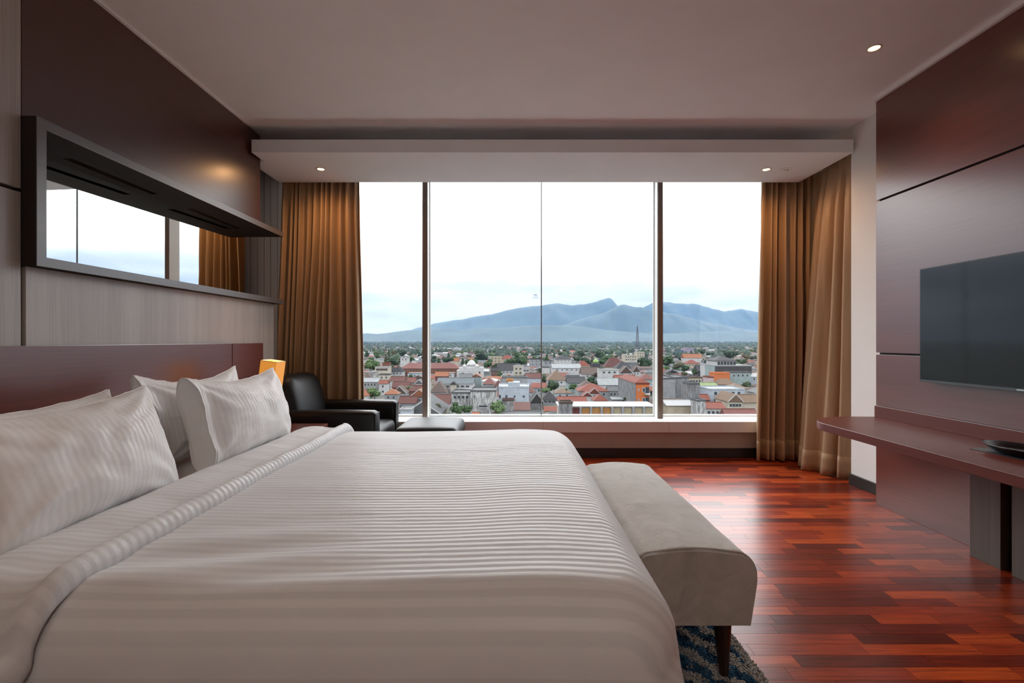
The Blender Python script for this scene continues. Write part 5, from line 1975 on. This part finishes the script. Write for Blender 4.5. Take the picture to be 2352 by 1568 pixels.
def tree_at(x, y, z0, wid, top_z, style, li, label, grp=None, name='tree'):
    t = thing(name, (x, y, z0), label, 'tree', grp)
    hgt = top_z - z0
    if style == 'palm':
        c = bpy.data.objects.new('fronds', PALM)
        COL.objects.link(c)
        c.parent = t
        c.location = (0, 0, hgt - wid * 0.12)
        c.scale = (wid / 2,) * 3
        tr_h = hgt - wid * 0.1
    else:
        c = bpy.data.objects.new('crown', CROWN[(style, li, random.randrange(2))])
        COL.objects.link(c)
        c.parent = t
        tallest = {'round': 1.55, 'wide': 1.15, 'column': 2.0}[style]
        cz = min(hgt * 0.85, wid * (0.75 if style == 'round' else (0.5 if style == 'wide' else 1.6)))
        c.scale = (wid / 2, wid / 2, cz / tallest)
        c.location = (0, 0, hgt - cz)
        c.rotation_euler = (0, 0, random.random() * 6)
        tr_h = hgt - cz * 0.7
    b_ = bpy.data.objects.new('trunk', TRUNK)
    COL.objects.link(b_)
    b_.parent = t
    b_.scale = (max(1.0, wid * 0.25),) * 2 + (max(0.5, tr_h),)
    return t


def tree(label, pxc, wpx, top, h, style='round', li=1, name='tree'):
    d = (HG - h) * FPX / (top - HZ)
    x, w = (pxc - VX) * d / FPX, 1.15 * wpx * d / FPX
    TREES.append((x, d, w))
    t = tree_at(x, d, GZ, w, GZ + h, style, li, label, name=name)
    LAND.append(dict(o=t, label=label, x0=x - w * .35, x1=x + w * .35, y0=d - w * .35, y1=d + w * .35, px0=pxc - wpx / 2, px1=pxc + wpx / 2, top=top, vis=top + wpx * 0.55, d=d, cx=pxc, tree=True))


T = tree
T('pale green bushy tree over the armchair arm', 861, 38, 890, 7, 'round', 2)
T('broad light green tree at the left curtain', 852, 40, 826, 13, 'round', 2)
T('slim bright conifer left behind the light green tree', 861, 12, 797, 18, 'column', 2, 'conifer')
T('tall dark conifer left of the school', 893, 13, 803, 18, 'column', 0, 'conifer')
T('second dark conifer left of the school', 886, 12, 812, 16, 'column', 0, 'conifer')
T('dark round tree behind the school wing', 907, 38, 817, 14, 'round', 0)
T('tall dark green tree rising behind the school', 923, 26, 799, 19, 'round', 0)
T('olive green tree left behind the school', 908, 22, 802, 17, 'round', 3)
T('small yellow green shrub on the school roof edge', 901, 10, 837, 9.5, 'round', 2)
T('palm among brown roofs left of the first mullion', 940, 24, 888, 8, 'palm', 1, 'palm_tree')
T('blue green garden tree before the school wall', 943, 20, 857, 7.5, 'round', 1)
T('dark tree right of the first mullion above the school', 993, 20, 815, 14, 'round', 0)
T('wide dark tree above the school roof', 1026, 30, 817, 14, 'wide', 0)
T('large dark tree behind the mosque', 1109, 38, 801, 19, 'round', 0)
T('tall green tree filling the road right of the mosque', 1121, 26, 822, 13, 'round', 1)
T('yellow topped large tree right of the red hipped roof', 1197, 38, 805, 19, 'round', 1)
T('bush row in front of the cream block', 1172, 30, 823, 10, 'wide', 1)
T('small round clipped tree before the cream block', 1135, 15, 833, 8, 'round', 1)
T('dark columnar tree beside the cream villa', 1148, 16, 850, 9, 'round', 1)
T('bright green tree below the pale blue block', 1142, 40, 918, 8.8, 'round', 2)
T('leafy shrub left under the weathered windows', 1052, 34, 921, 9.3, 'round', 1)
T('dark shrub beside the louvred vent', 1074, 22, 930, 7.6, 'round', 1)
T('olive shrub right of the first mullion near the sill', 1005, 20, 926, 5.5, 'round', 3)
T('dark green round tree before the orange brown roof', 1272, 34, 870, 9, 'round', 0)
T('palm right of the round tree', 1301, 20, 893, 7, 'palm', 1, 'palm_tree')
T('dark shrubby tree before the porch house', 1360, 26, 863, 9, 'round', 0)
T('dark tree left of the lime green dome', 1348, 32, 818, 13, 'round', 0)
T('green tree right of the lime green dome', 1396, 40, 813, 15, 'round', 1)
T('tall dark tree behind the lime green dome', 1377, 24, 803, 18, 'round', 0)
T('dark spreading tree left of the second mullion', 1486, 38, 817, 15, 'round', 0)
T('dark tree behind the villa left of the dome', 1337, 22, 803, 17, 'round', 0)
T('large dark green tree right of the second mullion', 1531, 34, 815, 15, 'round', 1)
T('olive brown hedge tree beside the large green tree', 1556, 28, 832, 11, 'wide', 3)
T('dark hedge tree at the end of the hedge', 1576, 22, 836, 10, 'round', 0)
T('street tree in front of the slate gabled house', 1595, 17, 845, 10, 'round', 1)
T('olive tree beside the red roofs', 1570, 16, 853, 8, 'round', 3)
T('wide dark tree in the distance at upper right', 1672, 40, 801, 17, 'wide', 0)
T('dark round tree left of the wide distant one', 1612, 16, 800, 17, 'round', 0)
T('tiny topiary above the pale shed', 1437, 13, 911, 5.5, 'wide', 3)
T('green shrub before the slate roof and aqua wall', 1316, 18, 880, 6, 'round', 1)
# ---------------------------------------------------------------- houses filling the rest of the town
rf_ = random.Random(41)
wall_pick = ['wht'] * 6 + ['crm'] * 3 + ['gry'] * 4 + ['lbl'] * 2 + ['bge'] * 2 + ['wea', 'pnk', 'aqu', 'con']
roof_pick = ['red'] * 3 + ['dkr'] * 5 + ['brn'] * 6 + ['mau'] * 4 + ['gry'] * 4 + ['slt'] * 3 + ['orn'] * 1 + ['tan'] * 2 + ['met'] * 2 + ['blg'] * 2 + ['wht'] * 1
occupied = [(l['x0'], l['x1'], l['y0'], l['y1']) for l in LAND]
landm = [l for l in LAND]


def free(x0, x1, y0, y1):
    for a, b_, c, d in occupied:
        if x0 < b_ and x1 > a and y0 < d and y1 > c:
            return False
    return True


def hides(px0, px1, top, d):
    for l in landm:
        if l['d'] > d and px0 < l['px1'] and px1 > l['px0'] and top < l['vis']:
            return True
    return False


cand = []
y = 96.0
while y < 2600:
    step = 12.0 + y * 0.006
    wide = y < 1300
    x = -y * (0.80 if wide else 0.36) - 20
    while x < y * (1.0 if wide else 0.58) + 10:
        w = rf_.uniform(7, 13)
        L = rf_.uniform(7, 11)
        yy = y + rf_.uniform(-2.5, 2.5)
        cand.append((x + rf_.uniform(0, 2), yy, w, L))
        x += w + rf_.uniform(0.6, 4.5) + (rf_.random() < 0.12) * 9
    y += step

near_mats = dict(WALL)
single, far_v = [], {}
count = 0
LIMIT = 215


class FarMesh(MB):
    pass


far = {}


def far_add(kind, key, v, f):
    far.setdefault((kind, key), MB()).add(v, f)


for (x, y, w, L) in cand:
    x0, x1, y0, y1 = x, x + w, y, y + L
    px0, px1 = VX + x0 * FPX / y0, VX + x1 * FPX / y0
    beside = px1 < 815 or px0 > 1750 or y < 170
    if beside and y < 1300 and rf_.random() < 0.10:
        continue
    if not free(x0, x1, y0, y1):
        continue
    ok = False
    for trial in range(4):
        h = rf_.choice([4.6, 5.2, 6.0, 7.2, 8.2]) if trial == 0 else (5.0, 4.2, 3.6)[trial - 1]
        top = HZ + (HG - h) * FPX / (y0 + L / 2)
        if y < 170 and top < 962:
            continue
        if not hides(px0, px1, top, y0):
            ok = True
            break
    if not ok:
        continue
    if y > 700 and rf_.random() < min(0.40, (y - 700) / 2600):
        continue
    occupied.append((x0 - 0.3, x1 + 0.3, y0 - 0.3, y1 + 0.3))
    kind = rf_.choice(['gx', 'gx', 'gx', 'hip', 'hip', 'gy', 'flat'])
    wall, roof = rf_.choice(wall_pick), rf_.choice(roof_pick)
    zr = GZ + h
    ze = zr - (rf_.uniform(1.6, 2.6) if kind != 'flat' else 0)
    ze = max(ze, GZ + 2.3)
    if y > 700 and rf_.random() < 0.3:
        wall, roof = 'wht', rf_.choice(['wht', 'met', 'gry'])
    if count < LIMIT and not beside:
        single.append((x0, x1, y0, y1, kind, wall, roof, ze, zr, px0, px1))
        count += 1
    else:
        if kind == 'gy':
            m = (x0 + x1) / 2
            v = [(x0, y0, GZ), (x1, y0, GZ), (x1, y0, ze), (m, y0, zr), (x0, y0, ze)]
            f = [(0, 1, 2, 3, 4)]
            far_add('wall', wall, v, f)
        far_add('wall', wall, boxv(x0, x1, y0, y1, GZ, ze), BOXF)
        v, f = roof_mesh(kind, x0, x1, y0, y1, ze, zr, 0.4, 0.3)
        far_add('roof', roof if kind != 'flat' else 'gry', v, f)

KN = {'gx': 'ridged', 'gy': 'gabled', 'hip': 'hipped', 'flat': 'flat'}
anchors = [('the white mosque', 1080, 866), ('the long school roof', 990, 858), ('the pale blue block', 1180, 915), ('the white warehouse', 1300, 850),
           ('the orange building', 1476, 900), ('the shop arcade', 1394, 930), ('the modern dark building', 1684, 850), ('the concrete slab wall', 1566, 890),
           ('the lime green dome', 1368, 832), ('the left curtain', 835, 880), ('the cream apartments', 1457, 822), ('the pink apartments', 1178, 803), ('the lilac block', 1582, 806)]
pre = []
for s in single:
    (x0, x1, y0, y1, kind, wall, roof, ze, zr, px0, px1) = s
    pc, bp = (px0 + px1) / 2, HZ + HG * FPX / y0
    an = min(anchors, key=lambda a: math.hypot(a[1] - pc, (a[2] - bp) * 2))
    side = ('right of' if pc > an[1] else 'left of') if abs(pc - an[1]) > 18 else ('in front of' if bp > an[2] else 'behind')
    lab = '%s house, %s %s roof, %s %s' % (WN[wall], KN[kind], RN[roof] if kind != 'flat' else 'concrete', side, an[0])
    pre.append((lab, math.hypot(an[1] - pc, (an[2] - bp) * 2)))
from collections import defaultdict
byl = defaultdict(list)
for i, (lab, ds) in enumerate(pre):
    byl[lab].append((ds, i))
ORD = ['nearest', 'second', 'third', 'fourth', 'fifth', 'sixth', 'seventh', 'eighth', 'ninth', 'tenth', 'eleventh', 'twelfth', 'thirteenth', 'fourteenth', 'fifteenth', 'sixteenth', 'seventeenth', 'eighteenth', 'nineteenth', 'twentieth']
final = {}
for lab, lst in byl.items():
    lst.sort()
    for k, (ds, i) in enumerate(lst):
        final[i] = lab if len(lst) == 1 else ORD[min(k, 19)] + ' ' + lab
for i, s in enumerate(single):
    (x0, x1, y0, y1, kind, wall, roof, ze, zr, px0, px1) = s
    t = thing('house', ((x0 + x1) / 2, (y0 + y1) / 2, GZ), final[i], 'house', 'houses of the town below')
    if kind == 'gy':
        m = (x0 + x1) / 2
        v = [(x0, y0, GZ), (x1, y0, GZ), (x1, y0, ze), (m, y0, zr - 0.2), (x0, y0, ze), (x0, y1, GZ), (x1, y1, GZ), (x1, y1, ze), (m, y1, zr - 0.2), (x0, y1, ze)]
        f = [(0, 1, 2, 3, 4), (9, 8, 7, 6, 5), (0, 5, 6, 1), (1, 6, 7, 2), (2, 7, 8, 3), (3, 8, 9, 4), (4, 9, 5, 0)]
    elif kind == 'gx':
        m = (y0 + y1) / 2
        v = [(x0, y0, GZ), (x0, y0, ze), (x0, m, zr - 0.2), (x0, y1, ze), (x0, y1, GZ), (x1, y0, GZ), (x1, y0, ze), (x1, m, zr - 0.2), (x1, y1, ze), (x1, y1, GZ)]
        f = [(0, 1, 2, 3, 4), (9, 8, 7, 6, 5), (0, 5, 6, 1), (1, 6, 7, 2), (2, 7, 8, 3), (3, 8, 9, 4), (4, 9, 5, 0)]
    else:
        v, f = boxv(x0, x1, y0, y1, GZ, ze), BOXF
    build('wall', v, f, WALL[wall], t)
    v, f = roof_mesh(kind, x0, x1, y0, y1, ze, zr, 0.45, 0.3)
    build('roof' if kind != 'flat' else 'flat_roof', v, f, ROOF[roof] if kind != 'flat' else ROOF['gry'], t)
    if y0 < 420:
        add_windows(t, x0, x1, y0, max(GZ + 0.5, ze - 3.0), ze - 0.2, rf_.choice([2, 3]), 1)

# the crowd of houses beyond: one object of many small roofs and walls
dist = thing('distant_houses', (0, 900, GZ), 'dense crowd of tiny distant roofs and walls below the hills', 'houses', kind='stuff')
for (k, key), mb in far.items():
    o = mb.build('far_roofs' if k == 'roof' else 'far_walls', ROOF[key] if k == 'roof' else WALL[key], dist)
    o['kind'] = 'stuff'

# ---------------------------------------------------------------- trees between the houses
rt_ = random.Random(77)
n_tree = 0
tl = defaultdict(list)
for k in range(2600):
    y = 185 + 820 * rt_.random() ** 0.8
    x = rt_.uniform(-0.37, 0.57) * y
    px = VX + x * FPX / y
    if px < 820 or px > 1740:
        continue
    w = rt_.uniform(5.0, 10.5) * (1.0 if y < 400 else 1.5)
    h = rt_.uniform(5, 9.5) * (1.0 if y < 400 else 1.5)
    if not free(x - w * .17, x + w * .17, y - w * .17, y + w * .17):
        continue
    top = HZ + (HG - h) * FPX / y
    wp = w * FPX / y
    if hides(px - wp / 2, px + wp / 2, top, y):
        continue
    occupied.append((x - w * .4, x + w * .4, y - w * .4, y + w * .4))
    li = rt_.choice([0, 0, 0, 1, 1, 2, 3])
    st_ = rt_.choice(['round', 'round', 'wide', 'column'])
    bp = HZ + HG * FPX / y
    an = min(anchors, key=lambda a: math.hypot(a[1] - px, (a[2] - bp) * 2))
    side = ('right of' if px > an[1] else 'left of') if abs(px - an[1]) > 18 else ('in front of' if bp > an[2] else 'behind')
    lab = '%s %s tree %s %s' % (['dark green', 'mid green', 'light green', 'olive'][li], {'round': 'rounded', 'wide': 'spreading', 'column': 'slender'}[st_], side, an[0])
    tl[lab].append((math.hypot(an[1] - px, (an[2] - bp) * 2), (x, y, GZ, w, GZ + h, st_, li)))
    n_tree += 1
    if n_tree >= 240:
        break

for lab, lst in tl.items():
    lst.sort()
    for k, (ds, a) in enumerate(lst):
        tree_at(*a, lab if len(lst) == 1 else ORD[min(k, 19)] + ' ' + lab, 'trees among the houses')

# far tree belt under the hills, too many to count
bv_, bf_ = [], []
rb = random.Random(5)


def blob(x, y, w, h):
    i = len(bv_)
    m = 7
    rings = ((0.0, 0.55), (0.30, 1.0), (0.68, 0.78), (1.0, 0.25))
    for zz, rr_ in rings:
        for k in range(m):
            a = 2 * PI * k / m + zz * 2
            q = rr_ * rb.uniform(0.75, 1.15) * w / 2
            bv_.append((x + q * math.cos(a), y + q * math.sin(a), GZ + h * zz * rb.uniform(0.9, 1.08)))
    for j in range(3):
        for k in range(m):
            k2 = (k + 1) % m
            bf_.append((i + j * m + k, i + j * m + k2, i + (j + 1) * m + k2, i + (j + 1) * m + k))
    bf_.append(tuple(i + 3 * m + k for k in range(m)))


for k in range(9000):
    y = 620 * math.exp(rb.random() ** 0.75 * math.log(5200 / 620))
    x = rb.uniform(-0.75, 0.95) * y
    dens = 0.5 + 0.9 * fbm(x * 0.004, y * 0.0022, 4.0, 3)
    if y < 1500 and rb.random() > dens * 0.8:
        continue
    w = rb.uniform(7, 16) * (1 + y / 3500)
    blob(x, y, w, rb.uniform(7, 15) * (1 + max(0, y - 1500) / 9000))
for k in range(500):
    y = rb.uniform(110, 640)
    x = rb.uniform(-0.85, 1.0) * y
    w = rb.uniform(4, 8)
    px = VX + x * FPX / y
    if 800 < px < 1760 or not free(x - w * .3, x + w * .3, y - w * .3, y + w * .3):
        continue
    blob(x, y, w, rb.uniform(4, 9))
o = build('distant_trees', bv_, bf_, leafmat('leaf_far', (0.035, 0.075, 0.05), (0.085, 0.15, 0.085)), None, smooth=True)
tag(o, 'belt of small dark trees between town and hills', 'trees', kind='stuff')

# ---------------------------------------------------------------- mountains
M_hill = cm('forested_hill', (0.080, 0.145, 0.125), var=0.35, scale=0.004)


def ridge(name, label, prof, D, spread, seed, rough=1.0):
    px = [p[0] for p in prof]
    n, m = 200, 26
    v = []
    for i in range(n):
        p = px[0] + (px[-1] - px[0]) * i / (n - 1)
        py = float(np.interp(p, px, [q[1] for q in prof]))
        x0 = (p - VX) * D / FPX
        crest = EYE + (HZ - py) * D / FPX + rough * 0.012 * D / 10 * fbm(p * 0.06, seed, 0, 4) * 0.8
        for j in range(m):
            s = -1 + 2 * j / (m - 1)           # -1 front foot, 0 crest, 1 back foot
            yy = D + spread * s
            fall = (1 - abs(s)) ** 1.15
            spur = 1 + 0.30 * rough * fbm(x0 * 0.0022 + seed, yy * 0.0007, seed, 5) * math.sin(PI * (1 - abs(s))) if abs(s) > 0.02 else 1
            z = GZ - 5 + (crest - GZ + 5) * min(1.0, max(0, fall * spur) if abs(s) > 0.02 else 1.0)
            if s < 0:
                z = min(z, GZ - 5 + (crest - GZ + 5) * (1 - abs(s) * 0.35))
            v.append((x0 * (1 + 0.15 * s * spread / D), yy, z))
    o = build(name, v, gridfaces(n, m), M_hill, None, smooth=True)
    o['kind'] = 'structure'
    o['label'] = label
    return o


ridge('mountain_peak', 'long blue mountain rising to a blunt peak', [(600, 772), (760, 770), (880, 766), (945, 756), (1000, 740), (1060, 731), (1120, 720), (1180, 706), (1240, 698), (1280, 693), (1320, 696), (1346, 694), (1372, 690), (1388, 684), (1397, 680), (1404, 681), (1411, 691), (1420, 699), (1450, 706), (1520, 720), (1620, 745), (1720, 765), (1800, 772)], 8600, 1500, 3)
ridge('mountain_ridge', 'blue mountain ridge right of the second mullion', [(1380, 768), (1430, 735), (1481, 701), (1499, 693), (1538, 692), (1575, 695), (1605, 695.5), (1640, 706), (1664, 712), (1700, 708), (1733, 713), (1800, 724), (1950, 745)], 9200, 1300, 11)
ridge('near_ridge', 'nearer blue ridge below the peak', [(1180, 772), (1246, 757), (1300, 742), (1353, 724), (1392, 715), (1425, 698), (1435, 696.5), (1452, 701), (1470, 700), (1503, 708), (1530, 716), (1580, 728), (1640, 742), (1720, 756), (1800, 764), (1900, 770)], 7000, 1100, 19)
ridge('foothills', 'low hazy foothills above the left part of the town', [(560, 768), (760, 768), (831, 765), (847, 764), (870, 766), (927, 758), (950, 759), (972, 758), (1009, 753), (1034, 753), (1061, 756), (1106, 752), (1160, 751), (1195, 748), (1246, 745), (1290, 745), (1330, 748), (1400, 757), (1500, 766), (1600, 762), (1700, 758), (1800, 765), (1950, 770)], 5800, 900, 27, 0.7)

# ---------------------------------------------------------------- haze lying over town and hills
hz = box('haze', -7000, 9000, 120, 14000, GZ - 4, 1350, None)
tag(hz, 'pale blue haze hanging over the town and mountains', 'haze', kind='stuff')
mh = bpy.data.materials.new('blue_haze')
mh.use_nodes = True
nt = mh.node_tree
nt.nodes.clear()
out = nt.nodes.new('ShaderNodeOutputMaterial')
sc_ = nt.nodes.new('ShaderNodeVolumeScatter')
sc_.inputs['Color'].default_value = HAZE_COL
sc_.inputs['Density'].default_value = HAZE_DENSITY
sc_.inputs['Anisotropy'].default_value = 0.0
ab_ = nt.nodes.new('ShaderNodeVolumeAbsorption')
ab_.inputs['Color'].default_value = (0.80, 0.80, 0.80, 1)
ab_.inputs['Density'].default_value = HAZE_DENSITY * 0.0
ad_ = nt.nodes.new('ShaderNodeAddShader')
nt.links.new(sc_.outputs[0], ad_.inputs[0])
nt.links.new(ab_.outputs[0], ad_.inputs[1])
nt.links.new(ad_.outputs[0], out.inputs['Volume'])
hz.data.materials.append(mh)
